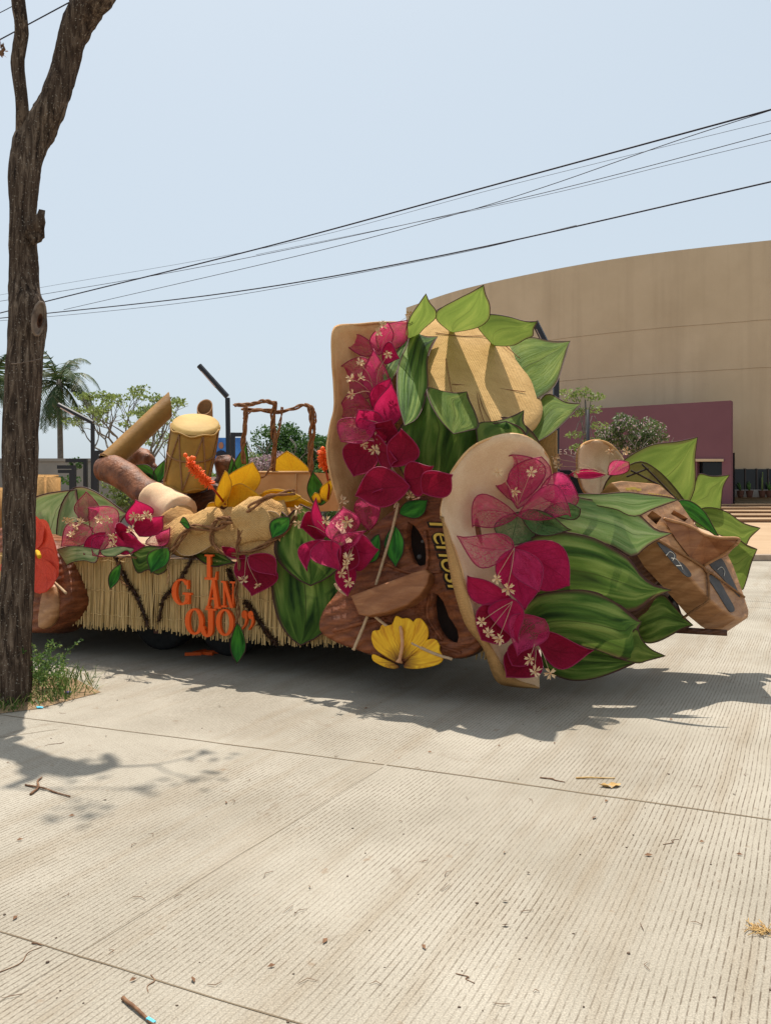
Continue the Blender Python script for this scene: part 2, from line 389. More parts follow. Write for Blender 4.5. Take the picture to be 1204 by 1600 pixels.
M['glass'] = plain('dark window glass', (0.012, 0.013, 0.015, 1), 0.12)
M['frame'] = plain('window frame', srgb(70, 62, 58), 0.5)
M['sign_letter'] = plain('pale sign letters', srgb(196, 170, 160), 0.5)
M['pot'] = plain('dark clay pot', srgb(88, 60, 50), 0.8)
M['poster'] = mottled('blue poster print', srgb(36, 84, 160), srgb(70, 130, 200), 3, 0.5, 0)
M['skin_print'] = plain('printed portrait face', srgb(150, 104, 84), 0.6)
M['suit_print'] = plain('printed dark suit', srgb(30, 30, 42), 0.6)
M['white_paint'] = mottled('worn road paint', srgb(206, 204, 198), srgb(222, 220, 214), 6, 0.8, 0)
M['soil'] = mottled('dry soil', srgb(120, 98, 72), srgb(150, 124, 94), 8, 0.95, 0.5, 30)
M['bag_blue'] = plain('cyan plastic', srgb(90, 190, 214), 0.4)
M['bag_purple'] = plain('purple wrapper', srgb(70, 50, 120), 0.4)

# ------------------------------------------------------------------ objects
def tag(o, label=None, cat=None, group=None, kind=None):
    if label: o['label'] = label
    if cat: o['category'] = cat
    if group: o['group'] = group
    if kind: o['kind'] = kind
    return o
def thing(name, loc, label, cat, group=None):
    o = bpy.data.objects.new(name, None); COL.objects.link(o)
    o.empty_display_size = 0.2; o.location = loc
    return tag(o, label, cat, group)
ROOTLOC = {}
def world_loc(o):
    p = V((0, 0, 0))
    while o: p += o.location; o = o.parent
    return p
def obj(name, bm, mats, parent=None, smooth=True):
    off = world_loc(parent) if parent else V((0, 0, 0))
    me = bpy.data.meshes.new(name)
    if off.length > 0: bmesh.ops.translate(bm, verts=bm.verts[:], vec=-off)
    bm.to_mesh(me); bm.free()
    if not isinstance(mats, (list, tuple)): mats = [mats]
    for m in mats: me.materials.append(M[m] if isinstance(m, str) else m)
    if smooth: me.polygons.foreach_set('use_smooth', [True] * len(me.polygons))
    o = bpy.data.objects.new(name, me); COL.objects.link(o)
    if parent: o.parent = parent
    return o
def inst(name, src, mat4, parent=None):
    o = bpy.data.objects.new(name, src); COL.objects.link(o)
    if parent:
        o.parent = parent; mat4 = Matrix.Translation(-world_loc(parent)) @ mat4
    o.matrix_local = mat4
    return o
def bm_new(): return bmesh.new()
def cat_rom(pts, n):
    pts = [V(p) for p in pts]; out = []
    for i in range(len(pts) - 1):
        p0 = pts[i - 1] if i else pts[0] * 2 - pts[1]
        p1, p2 = pts[i], pts[i + 1]
        p3 = pts[i + 2] if i + 2 < len(pts) else p2 * 2 - p1
        for k in range(n):
            t = k / n
            out.append(0.5 * ((2 * p1) + (p2 - p0) * t + (2 * p0 - 5 * p1 + 4 * p2 - p3) * t * t + (3 * p1 - p0 - 3 * p2 + p3) * t ** 3))
    out.append(pts[-1]); return out
def lerp_list(vals, n):
    out = []
    for i in range(len(vals) - 1):
        for k in range(n): out.append(vals[i] + (vals[i + 1] - vals[i]) * k / n)
    out.append(vals[-1]); return out
def tube(bm, pts, rad, seg=6, mi=0, rough=0.0, rfreq=4.0, cap=True, sq=None, uvscale=None):
    if isinstance(rad, (int, float)): rad = [rad] * len(pts)
    pts = [V(p) for p in pts]; rings = []; prev = None
    for i, p in enumerate(pts):
        t = (pts[min(i + 1, len(pts) - 1)] - pts[max(i - 1, 0)])
        if t.length < 1e-9: t = V((0, 0, 1))
        t.normalize()
        if prev is None:
            a = V((0, 0, 1)) if abs(t.z) < 0.9 else V((1, 0, 0))
            prev = (a - t * a.dot(t)).normalized()
        else:
            prev = prev - t * prev.dot(t)
            if prev.length < 1e-6: prev = V((1, 0, 0)) - t * t.x
            prev.normalize()
        b = t.cross(prev); ring = []
        for k in range(seg):
            a = 2 * math.pi * k / seg
            d = prev * math.cos(a) + b * math.sin(a)
            r = rad[i]
            q = p + d * r
            if rough: q += d * (noise.noise(q * rfreq) * rough * r * 2)
            ring.append(bm.verts.new(q))
        rings.append(ring)
    for i in range(len(rings) - 1):
        for k in range(seg):
            f = bm.faces.new((rings[i][k], rings[i][(k + 1) % seg], rings[i + 1][(k + 1) % seg], rings[i + 1][k])); f.material_index = mi
    if cap:
        for r, s in ((rings[0], -1), (rings[-1], 1)):
            f = bm.faces.new(r if s > 0 else r[::-1]); f.material_index = mi
    return rings
def box(bm, c, sx, sy, sz, ax=None, mi=0):
    ax = ax or (V((1, 0, 0)), V((0, 1, 0)), V((0, 0, 1)))
    vs = []
    for dz in (-1, 1):
        for dy in (-1, 1):
            for dx in (-1, 1):
                vs.append(bm.verts.new(V(c) + ax[0] * dx * sx / 2 + ax[1] * dy * sy / 2 + ax[2] * dz * sz / 2))
    for q in ((0, 2, 3, 1), (4, 5, 7, 6), (0, 1, 5, 4), (2, 6, 7, 3), (0, 4, 6, 2), (1, 3, 7, 5)):
        f = bm.faces.new([vs[i] for i in q]); f.material_index = mi
FAX = (U, W, V((0, 0, 1)))
def fbox(bm, t0, t1, w0, w1, z0, z1, mi=0):
    box(bm, FT((t0 + t1) / 2, (w0 + w1) / 2, (z0 + z1) / 2), t1 - t0, w1 - w0, z1 - z0, FAX, mi)
def bevel(bm, w, seg=2):
    bmesh.ops.bevel(bm, geom=bm.edges[:], offset=w, segments=seg, affect='EDGES', clamp_overlap=True)
def ico(bm, c, r, sub=1, sc=(1, 1, 1), mi=0, rough=0):
    res = bmesh.ops.create_icosphere(bm, subdivisions=sub, radius=1)
    for v in res['verts']:
        p = V((v.co.x * sc[0], v.co.y * sc[1], v.co.z * sc[2])) * r
        if rough: p *= 1 + rough * noise.noise(p * (2.5 / r) + V(c))
        v.co = V(c) + p
    for f in {f for v in res['verts'] for f in v.link_faces}: f.material_index = mi
def prism(bm, outer, holes, back, chamfer=0.02, mi=0, hole_mi=1, bulge=0.0):
    """extruded outline (3-D points lying near one plane) with rounded front rim and open holes with a dark floor"""
    outer = [V(p) for p in outer]; holes = [[V(p) for p in h] for h in holes]; back = V(back)
    c = sum(outer, V()) / len(outer); bd = back.normalized()
    def inset(p, d): q = c - p; return p + q.normalized() * d
    f0 = [inset(p, chamfer) for p in outer]
    m0 = [p + bd * chamfer * 0.35 + (c - p).normalized() * chamfer * 0.3 for p in outer]
    o0 = [p + bd * chamfer for p in outer]
    b0 = [p + back for p in outer]
    tri = tessellate_polygon([f0] + holes)
    flat = f0 + [p for h in holes for p in h]
    vs = [bm.verts.new(p) for p in flat]
    fn = -bd
    for t in tri:
        f = bm.faces.new([vs[i] for i in t]); f.material_index = mi; f.normal_update()
        if f.normal.dot(fn) < 0: f.normal_flip()
    def strip(a, b, m):
        for i in range(len(a)):
            j = (i + 1) % len(a)
            f = bm.faces.new((a[i], a[j], b[j], b[i])); f.material_index = m
    r0 = vs[:len(f0)]; r1 = [bm.verts.new(p) for p in m0]; r2 = [bm.verts.new(p) for p in o0]; r3 = [bm.verts.new(p) for p in b0]
    strip(r0, r1, mi); strip(r1, r2, mi); strip(r2, r3, mi)
    bm.faces.new(r3).material_index = mi
    k = len(f0)
    for h in holes:
        a = vs[k:k + len(h)]; k += len(h)
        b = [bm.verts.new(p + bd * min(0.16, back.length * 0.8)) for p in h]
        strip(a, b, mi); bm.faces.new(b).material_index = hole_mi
def smooth_poly(pts, n=3):
    pts = [V((p[0], p[1], 0)) for p in pts]; m = len(pts); out = []
    for i in range(m):
        p0, p1, p2, p3 = pts[i - 1], pts[i], pts[(i + 1) % m], pts[(i + 2) % m]
        for k in range(n):
            t = k / n
            q = 0.5 * ((2 * p1) + (p2 - p0) * t + (2 * p0 - 5 * p1 + 4 * p2 - p3) * t * t + (3 * p1 - p0 - 3 * p2 + p3) * t ** 3)
            out.append((q.x, q.y))
    return out
def blade(bm, base, tip, lb, rb, k=0.45, e=1.6, pw=0.75, cup=0.0, nu=12, nv=6, wire=0.004, curl=0.0, ruffle=0.0, seed=0):
    """leaf or petal: a cloth sheet with a wired edge, given by base, tip and its two widest edge points"""
    base, tip, lb, rb = V(base), V(tip), V(lb), V(rb)
    m = (lb + rb) / 2
    uvl = bm.loops.layers.uv.verify()
    L = (tip - base).length
    nrm = (tip - base).cross(rb - lb)
    if nrm.length < 1e-9: nrm = V((0, -1, 0))
    nrm.normalize()
    if nrm.y > 0: nrm = -nrm
    def C(s):
        l0 = (s - k) * (s - 1) / (k); l1 = s * (s - 1) / (k * (k - 1)); l2 = s * (s - k) / (1 - k)
        return base * l0 + m * l1 + tip * l2
    def prof(s):
        if s <= k: return math.sin(math.pi / 2 * s / k) ** pw
        q = (s - k) / (1 - k); return (1 - q) ** e * (1 + e * q)
    grid = []
    for i in range(nu + 1):
        s = i / nu; c = C(s); p = max(prof(s), 0.0 if 0 < i < nu else 0); row = []
        for j in range(nv + 1):
            t = j / nv * 2 - 1
            d = (lb - m) * (-t) if t < 0 else (rb - m) * t
            q = c + d * p - nrm * (cup * L * (1 - t * t) * math.sin(math.pi * min(1, s * 1.02))) + nrm * curl * L * s * s
            q += nrm * noise.noise(V((s * 3.1 + seed * 7.7, t * 1.9 + seed, seed * 3.3))) * 0.028 * L * min(1, s * 4)
            if ruffle: q += nrm * math.sin(s * 16 + seed) * ruffle * L * t * t * p
            row.append(q)
        grid.append(row)
    vs = [[bm.verts.new(q) for q in r] for r in grid]
    for i in range(nu):
        for j in range(nv):
            f = bm.faces.new((vs[i][j], vs[i][j + 1], vs[i + 1][j + 1], vs[i + 1][j]))
            for lp, (a, b) in zip(f.loops, ((i, j), (i, j + 1), (i + 1, j + 1), (i + 1, j))):
                lp[uvl].uv = (b / nv, a / nu)
    if wire:
        edge = [grid[i][0] for i in range(nu + 1)] + [grid[i][nv] for i in range(nu - 1, -1, -1)]
        tube(bm, edge, wire, 5, 1, cap=False)
    bmesh.ops.remove_doubles(bm, verts=bm.verts[:], dist=1e-5)
def arc_resample(pts, n):
    c = cat_rom([V((p[0], p[1], 0)) for p in pts], 8); d = [0.0]
    for a, b in zip(c, c[1:]): d.append(d[-1] + (b - a).length)
    out = []; k = 0
    for i in range(n + 1):
        t = d[-1] * i / n
        while k < len(d) - 2 and d[k + 1] < t: k += 1
        f = (t - d[k]) / max(1e-9, d[k + 1] - d[k]); q = c[k].lerp(c[k + 1], min(1, f)); out.append((q.x, q.y))
    return out
def sheet(bm, pf, Lp, Rp, deps, side=(0, 0), cup=.06, nu=22, nv=10, wire=.0035, seed=0, wrinkle=.034):
    """cloth leaf between two outline edges that run from base to tip; deps = depth value at base, middle, tip"""
    uvl = bm.loops.layers.uv.verify(); l, r = arc_resample(Lp, nu), arc_resample(Rp, nu); grid = []
    q0, q1, q2 = deps
    dep = lambda t: q0 * (1 - t) * (1 - 2 * t) + q1 * 4 * t * (1 - t) + q2 * t * (2 * t - 1)
    a, b, c = pf(*l[0], q0), pf(*l[nu // 2], q1), pf(*r[nu // 2], q1)
    nrm = (pf(*l[-1], q2) - a).cross(c - b); nrm.normalize()
    if nrm.y > 0: nrm = -nrm
    for i in range(nu + 1):
        t = i / nu; bul = math.sin(math.pi * t)
        pl, pr = pf(*l[i], dep(t) + side[0] * bul), pf(*r[i], dep(t) + side[1] * bul); W_ = (pl - pr).length; row = []
        for j in range(nv + 1):
            u = j / nv; q = pl.lerp(pr, u); x = 4 * u * (1 - u)
            q += nrm * (cup * W_ * x + wrinkle * W_ * x * (noise.noise(V((u * 2.5 + seed, t * 1.6, seed * 2.0))) * 1.6 + noise.noise(V((u * 7 + seed, t * 2.2, seed))) * .7))
            row.append(q)
        grid.append(row)
    vs = [[bm.verts.new(q) for q in r_] for r_ in grid]
    for i in range(nu):
        for j in range(nv):
            f = bm.faces.new((vs[i][j], vs[i][j + 1], vs[i + 1][j + 1], vs[i + 1][j]))
            for lp, (a_, b_) in zip(f.loops, ((i, j), (i, j + 1), (i + 1, j + 1), (i + 1, j))): lp[uvl].uv = (b_ / nv, a_ / nu)
    if wire: tube(bm, [g[0] for g in grid] + [g[-1] for g in grid[::-1]][1:], wire, 5, 1, cap=False)
    bmesh.ops.remove_doubles(bm, verts=bm.verts[:], dist=1e-5)
def sheet_part(parent, pf, Lp, Rp, deps, m, name='leaf', **kw):
    bm = bm_new(); sheet(bm, pf, Lp, Rp, deps, seed=R.random() * 60, **kw)
    return obj(name, bm, [m, 'wire'], parent)
def pt(p, w):            # (px, py[, w]) on the float
    return F(p[0], p[1], p[2] if len(p) > 2 else w)
def petal_px(spec, w, tipw=-0.10, sidew=-0.04, jit=0.05, rr=R):
    bx, by, tx, ty, lx, ly, rx, ry = spec[:8]
    return (F(bx, by, w), F(tx, ty, w + tipw + rr.uniform(-jit, jit)), F(lx, ly, w + sidew + rr.uniform(-jit, jit)), F(rx, ry, w + sidew + rr.uniform(-jit, jit)))

# a small cream floret, shared by every bloom
def floret_mesh(name, m):
    bm = bm_new()
    for k in range(5):
        a = 2 * math.pi * k / 5; r0 = R.uniform(0.85, 1.1)
        d = V((math.cos(a), math.sin(a), 0)); s = V((-d.y, d.x, 0)); lift = R.uniform(0.1, 0.75)
        p = [d * 0.1, d * 0.5 * r0 + s * 0.22 + V((0, 0, lift * .7)), d * 1.0 * r0 + s * 0.27 + V((0, 0, lift)), d * 0.85 * r0 + V((0, 0, lift * .5)), d * 1.05 * r0 - s * 0.22 + V((0, 0, lift * 1.2)), d * 0.5 * r0 - s * 0.24 + V((0, 0, lift * .7))]
        c = bm.verts.new(d * 0.55 + V((0, 0, -0.03))); q = [bm.verts.new(x) for x in p]
        for i in range(6): bm.faces.new((c, q[i], q[(i + 1) % 6]))
    tube(bm, [V((0, 0, -0.9)), V((0, 0, -0.3)), V((0, 0, 0.02))], [0.07, 0.12, 0.2], 6)
    ico(bm, V((0, 0, 0.05)), 0.16, 1, mi=1)
    me = bpy.data.meshes.new(name); bm.to_mesh(me); bm.free()
    me.materials.append(M[m]); me.materials.append(M['tan_foam'])
    return me
FLORETS = [floret_mesh('floret', 'cream') for _ in range(6)]
def floret_at(parent, p, r, rr=R):
    d = V((rr.uniform(-1.1, 1.1), -1, rr.uniform(-1.1, 1.0))).normalized()
    q = d.to_track_quat('Z', 'Y').to_matrix().to_4x4() @ Matrix.Rotation(rr.uniform(0, 6.28), 4, 'Z')
    return inst('floret', FLORETS[rr.randrange(6)], Matrix.Translation(p) @ q @ Matrix.Scale(r, 4), parent)
GB = 'giant fabric bougainvillea blooms on the float'
def bloom(label, w, petals, florets, base=None, fr=0.046, tipw=-0.12, lay=0.035):
    b = base or petals[0][:2]
    t = thing('bougainvillea_bloom', F(b[0], b[1], w), label, 'artificial flower', GB)
    for i, s in enumerate(petals):
        m = s[8] if len(s) > 8 else 'petal'
        ww = w - lay * i if len(s) < 10 else w + s[9]
        bm = bm_new(); a = petal_px(s, ww, tipw)
        blade(bm, *a, k=0.42, e=1.45, cup=R.uniform(0.06, 0.13), wire=0.0045, seed=R.random() * 50)
        obj('petal', bm, [m, 'wire_pink' if m != 'lace_green' else 'wire'], t)
    bm = bm_new(); bw = F(b[0], b[1], w - 0.02)
    for f in florets:
        q = F(f[0], f[1], w - 0.30 if len(f) < 3 else f[2])
        floret_at(t, q, fr * R.uniform(0.85, 1.12))
        mid = (bw + q) / 2 + V((R.uniform(-.03, .03), -.05, .03))
        tube(bm, cat_rom([bw, mid, q + V((0, 0.03, 0))], 4), 0.002, 4)
    if len(bm.verts): obj('stamen_thread', bm, 'rope', t)
    else: bm.free()
    return t
def leaf_part(parent, spec, m, dw, pf=P, name='leaf', k=0.5, e=1.7, cup=0.10, wire=0.006, pw=0.7, **kw):
    """spec: base, tip, left, right as (px, py, D)"""
    bm = bm_new()
    blade(bm, *[pf(*p) for p in spec], k=k, e=e, cup=cup, wire=wire, pw=pw, nu=16, nv=8, seed=R.random() * 50, **kw)
    return obj(name, bm, [m, 'wire'], parent)
def twine(bm, pts, r, strands=3, n=8, turns=7.0, loose=1.2, mi=0):
    c = cat_rom(pts, n); N = len(c)
    for s in range(strands):
        ph = 2 * math.pi * s / strands; out = []
        for i, p in enumerate(c):
            t = (c[min(i + 1, N - 1)] - c[max(i - 1, 0)]).normalized()
            a = t.cross(V((0.3, 1, 0.2))).normalized(); b = t.cross(a)
            an = ph + turns * i / N * 2 + noise.noise(p * 3 + V((s, 0, 0))) * 2
            rr = r * loose * (1 + 0.5 * noise.noise(p * 5 + V((s * 3, 1, 0))))
            out.append(p + a * math.cos(an) * rr + b * math.sin(an) * rr)
        tube(bm, out, [r * R.uniform(.75, 1.05)] * len(out), 5, mi, 0.15, 20)

# ================================================================== SETTING
# road: one sheet to the horizon
bm = bm_new()
vs = [bm.verts.new(p) for p in ((-400, -60, 0), (400, -60, 0), (400, 900, 0), (-400, 900, 0))]
bm.faces.new(vs); o = obj('road', bm, 'road', smooth=False); tag(o, 'pale grooved concrete road', kind='structure')
bm = bm_new()
def strip_ground(bm, pts, w, z=0.002):
    pts = [V(p) for p in pts]; L = []
    for i, p in enumerate(pts):
        t = (pts[min(i + 1, len(pts) - 1)] - pts[max(i - 1, 0)]).normalized(); s = V((-t.y, t.x, 0))
        ww = w * (0.7 + 0.6 * noise.noise(p * 2.3 + V((5, 1, 0))) ** 2 + 0.25 * R.random())
        L.append((bm.verts.new(V((p.x, p.y, z)) + s * ww), bm.verts.new(V((p.x, p.y, z)) - s * ww)))
    for a, b in zip(L, L[1:]): bm.faces.new((a[1], b[1], b[0], a[0]))
def gp(px, py):  # point on the ground seen at a pixel
    return P(px, py, FPX * CAMH / (py - HZ))
def wobble(a, b, n=60, amp=0.008):
    out = []
    for i in range(n + 1):
        p = a.lerp(b, i / n); d = (b - a).normalized(); s = V((-d.y, d.x, 0))
        out.append(p + s * amp * noise.noise(p * 3.0))
    return out
strip_ground(bm, wobble(gp(-300, 1078), gp(600, 1195)), 0.006)
strip_ground(bm, wobble(gp(604, 1195.5), gp(1700, 1352)), 0.008)
strip_ground(bm, wobble(gp(-500, 1302), gp(900, 1733)), 0.0035)
strip_ground(bm, wobble(gp(598, 1199), gp(-120, 1640)), 0.0012)
strip_ground(bm, wobble(gp(-200, 1180), gp(90, 1140)), 0.003)
o = obj('joint_line', bm, 'joint', smooth=False); tag(o, 'dirt filled slab joints of the road', kind='structure')
# plaza, kerb and steps on the far side
bm = bm_new()
def hexa(bm, a, b, c, d, h, mi=0):   # quad a b c d extruded down by h
    t = [bm.verts.new(V(p)) for p in (a, b, c, d)]; u = [bm.verts.new(V(p) - V((0, 0, h))) for p in (a, b, c, d)]
    bm.faces.new(t).material_index = mi; bm.faces.new(u[::-1]).material_index = mi
    for i in range(4): bm.faces.new((t[i], u[i], u[(i + 1) % 4], t[(i + 1) % 4])).material_index = mi
hexa(bm, (-60, 19.0, .15), (80, 19.0, .15), (80, 36, .36), (-60, 36, .36), 0.4)
hexa(bm, (-60, 36, .36), (80, 36, .36), (80, 70, .36), (-60, 70, .36), 0.5)
tag(obj('plaza', bm, 'plaza', smooth=False), 'tan paved plaza in front of the hall', kind='structure')
bm = bm_new()
for i in range(70):
    x = -60 + i * 2.0
    box(bm, (x + 1, 18.87, 0.075), 1.985, 0.24, 0.15)
bevel(bm, 0.012, 1)
tag(obj('kerb', bm, 'kerb', smooth=False), 'stone kerb along the plaza', kind='structure')
st = thing('steps', (30, 36, .3), 'wide tan steps leading up to the plum entrance', 'steps')
for i in range(5):
    z = 0.36 + 0.13 * (i + 1); y = 34.0 + i * 2.0
    bm = bm_new(); box(bm, (36, y + 4.3, z - 0.03), 60, 8.6, 0.06); obj('tread', bm, 'plaza', st, False)
    bm = bm_new(); box(bm, (36, y + 4.35, z - 0.12), 59.8, 8.5, 0.12); obj('riser', bm, 'riser', st, False)
bm = bm_new()
for q in (((1118, 869), (1170, 869), (1158, 880), (1095, 880)), ((1105, 897), (1165, 897), (1135, 925), (1070, 925)), ((1220, 880), (1300, 880), (1310, 898), (1225, 898))):
    bm.faces.new([bm.verts.new(gp(*p) + V((0, 0, 0.005))) for p in q])
tag(obj('road_marking', bm, 'white_paint', smooth=False), 'worn white paint marks by the kerb', kind='structure')

# the hall
def pw(px, py, D): return P(px, py, D)
hall = thing('concert_hall', (20, 46, 1.6), 'large tan curved hall wall behind the float', 'building')
TOPZ = 15.9
arc = [(1.6, 61.8), (5.4, 56.2), (10.4, 51.5), (15.2, 48.2), (21.0, 45.6), (28, 43.2), (40, 40.5)]
ac = cat_rom([V((x, y, 0)) for x, y in arc], 4)
bm = bm_new(); rows = []
zs = [0.3, 3.0, 6.0, 9.0, 12.0, TOPZ]; ac = cat_rom(ac, 6)
for p in ac: rows.append([bm.verts.new(V((p.x, p.y, z))) for z in zs])
for a, b in zip(rows, rows[1:]):
    for j in range(len(zs) - 1): bm.faces.new((a[j], b[j], b[j + 1], a[j + 1]))
back = [bm.verts.new(V((ac[-1].x + 8, 75, TOPZ))), bm.verts.new(V((4.0, 80, TOPZ))), ]
bm.faces.new([r[-1] for r in rows] + back)
bl = [bm.verts.new(V((4.0, 80, z))) for z in zs[:-1]] + [back[1]]
for j in range(len(zs) - 1): bm.faces.new((bl[j], rows[0][j], rows[0][j + 1], bl[j + 1]))
obj('wall', bm, 'stucco', hall, False)
for z, x0 in ((8.7, 8), (11.4, 6)):
    bm = bm_new(); q = [V((p.x, p.y - .01, z + .03 * noise.noise(p))) for p in ac if p.x > x0]
    tube(bm, q, .010, 4); obj('seam', bm, 'seam', hall, False)
# window strip on the right of the hall
def wallpt(px, py, off=0.0):
    k = (px - CX) / FPX
    for a, b in zip(ac, ac[1:]):
        d = b - a; den = d.x - k * d.y
        t = (k * a.y - a.x) / den
        if -0.001 <= t <= 1.001:
            D = a.y + d.y * t - off; return P(px, py, D)
def quadbox(bm, pts, back, mi=0):
    f = [bm.verts.new(V(p)) for p in pts]; g = [bm.verts.new(V(p) + back) for p in pts]
    bm.faces.new(f[::-1]).material_index = mi; bm.faces.new(g).material_index = mi
    for i in range(4): bm.faces.new((f[i], f[(i + 1) % 4], g[(i + 1) % 4], g[i])).material_index = mi
    bmesh.ops.recalc_face_normals(bm, faces=bm.faces[:])
win = bm_new(); quadbox(win, [wallpt(1146, 733, .10), wallpt(1290, 733, .10), wallpt(1290, 765, .10), wallpt(1146, 765, .10)], V((0, .3, 0)))
wo = obj('window', win, 'glass', hall, False)
bm = bm_new()
for x in (1146, 1163, 1181, 1199, 1217, 1240, 1262):
    quadbox(bm, [wallpt(x, 732, .2), wallpt(x + 1.6, 732, .2), wallpt(x + 1.6, 766, .2), wallpt(x, 766, .2)], V((0, .2, 0)))
obj('frame', bm, 'frame', wo, False)
bm = bm_new(); quadbox(bm, [wallpt(1145, 765, .5), wallpt(1290, 765, .5), wallpt(1290, 777, .5), wallpt(1145, 777, .5)], V((0, .5, 0)))
obj('sill', bm, 'grey_wall', wo, False)
for i, x in enumerate((1156, 1170, 1190, 1201)):
    D = wallpt(x, 770, .9).y; b = P(x, 777.5, D)
    t = thing('potted_plant', b, ['short spiky plant in clay pot nearest the plum wall', 'small stick plant in clay pot beside the spiky one', 'tall pale cactus in dark clay pot under the windows', 'clay pot plant at the right end of the window row'][i], 'potted plant', 'pots on the hall window ledge')
    bm = bm_new(); tube(bm, [b, b + V((0, 0, .18)), b + V((0, 0, .36)), b + V((0, 0, .4))], [.13, .17, .21, .23], 10); obj('pot', bm, 'pot', t)
    bm = bm_new()
    h = (0.5, .55, 1.05, .5)[i]
    for k in range(6 if i != 2 else 3):
        e = V((R.uniform(-.18, .18), R.uniform(-.1, .1), h * R.uniform(.6, 1))) if i != 2 else V((R.uniform(-.05, .05), 0, h * (1 - .3 * k)))
        tube(bm, [b + V((0, 0, .38)), b + V((0, 0, .38)) + e], [.05, .02], 5)
    obj('foliage', bm, 'fol_yellow' if i == 2 else 'fol_green', t)
# plum annexe
annex = thing('plum_annex', (15, 44, 1.5), 'low plum painted entrance block with sign letters', 'building')
a0, a1 = V((18.1, 42.0, 0)), V((3.0, 52.0, 0))
ad = (a1 - a0).normalized(); an = V((-ad.y, ad.x, 0));  an = an if an.y < 0 else -an
def apt(px, py, off=0.0):
    o = a0 + an * off; k = (px - CX) / FPX; t = (k * o.y - o.x) / (ad.x - k * ad.y); return P(px, py, o.y + ad.y * t)
bm = bm_new()
ztop = 6.45
# wall with a doorway opening: pieces around the hole
xl = apt(1088, 700); xr = apt(1127, 700)
ta = (xr - a0).dot(ad); tb = (V((xl.x, xl.y, 0)) - a0).dot(ad); ta = (V((xr.x, xr.y, 0)) - a0).dot(ad)
AX = (ad, -an, V((0, 0, 1)))
def aw(t0, t1, z0, z1): box(bm, a0 + ad * (t0 + t1) / 2 - an * 0.3 + V((0, 0, (z0 + z1) / 2)), t1 - t0, 0.6, z1 - z0, AX)
dz = 1.6 + (770 - 721) / FPX * xl.y
aw(0, ta, 0.3, ztop); aw(tb, (a1 - a0).length, 0.3, ztop); aw(ta, tb, dz, ztop)
obj('wall', bm, 'purple', annex, False)
bm = bm_new(); box(bm, a0 + ad * (ta + tb) / 2 - an * 0.75 + V((0, 0, (dz + .3) / 2)), tb - ta + 1, .1, dz + .6, AX); obj('doorway', bm, 'glass', annex, False)
bm = bm_new(); box(bm, a0 + ad * ((a1 - a0).length / 2) - an * 3 + V((0, 0, ztop - .2)), (a1 - a0).length - 4, 5.3, .2, AX); obj('roof', bm, 'purple', annex, False)
bm = bm_new(); q = [apt(842, 735, .06), apt(912, 735, .06), apt(912, 790, .06), apt(842, 790, .06)]; quadbox(bm, q, -an * .2); obj('window', bm, 'glass', annex, False)
bm = bm_new(); quadbox(bm, [apt(1150 - 66, 717, .12), apt(1129, 717, .12), apt(1129, 721, .12), apt(1084, 721, .12)], -an * .3); obj('lintel', bm, 'stucco', annex, False)
def text_mesh(s, size, extr=0.02, shear=0.0, offset=0.0, space=1.0):
    c = bpy.data.curves.new('lettering', 'FONT'); c.body = s; c.size = size; c.extrude = extr; c.shear = shear; c.offset = offset; c.space_character = space
    c.resolution_u = 6
    ob = bpy.data.objects.new('lettering_tmp', c); me = bpy.data.meshes.new_from_object(ob)
    bpy.data.objects.remove(ob); return me
def place_text(name, me, mat, origin, xdir, ydir, parent):
    xd, yd = xdir.normalized(), ydir.normalized(); zd = xd.cross(yd)
    m4 = Matrix((xd, yd, zd)).transposed().to_4x4(); m4.translation = origin
    me.name = name; me.materials.clear(); me.materials.append(M[mat])
    return inst(name, me, m4, parent)
for i, ch in enumerate('ESTA'):
    o3 = apt(872 + i * 8.3, 710, .05)
    place_text('sign_letter', text_mesh(ch, 0.44, .03), 'sign_letter', o3, -ad, V((0, 0, 1)), annex)

# left boundary wall, far hedge
fence = thing('boundary_wall', (-14, 32, 0), 'long grey wall behind the palms', 'wall')
bm = bm_new(); box(bm, (-22, 33, 1.45), 22, .3, 2.9); obj('wall_panel', bm, 'grey_wall', fence, False)
bm = bm_new(); box(bm, (-22, 32.98, 2.95), 22.2, .4, .12); obj('coping', bm, 'grey_wall', fence, False)
bm = bm_new(); box(bm, (-15, 30.0, .7), 12, .3, 1.4); obj('wall_panel', bm, 'grey_wall', fence, False)

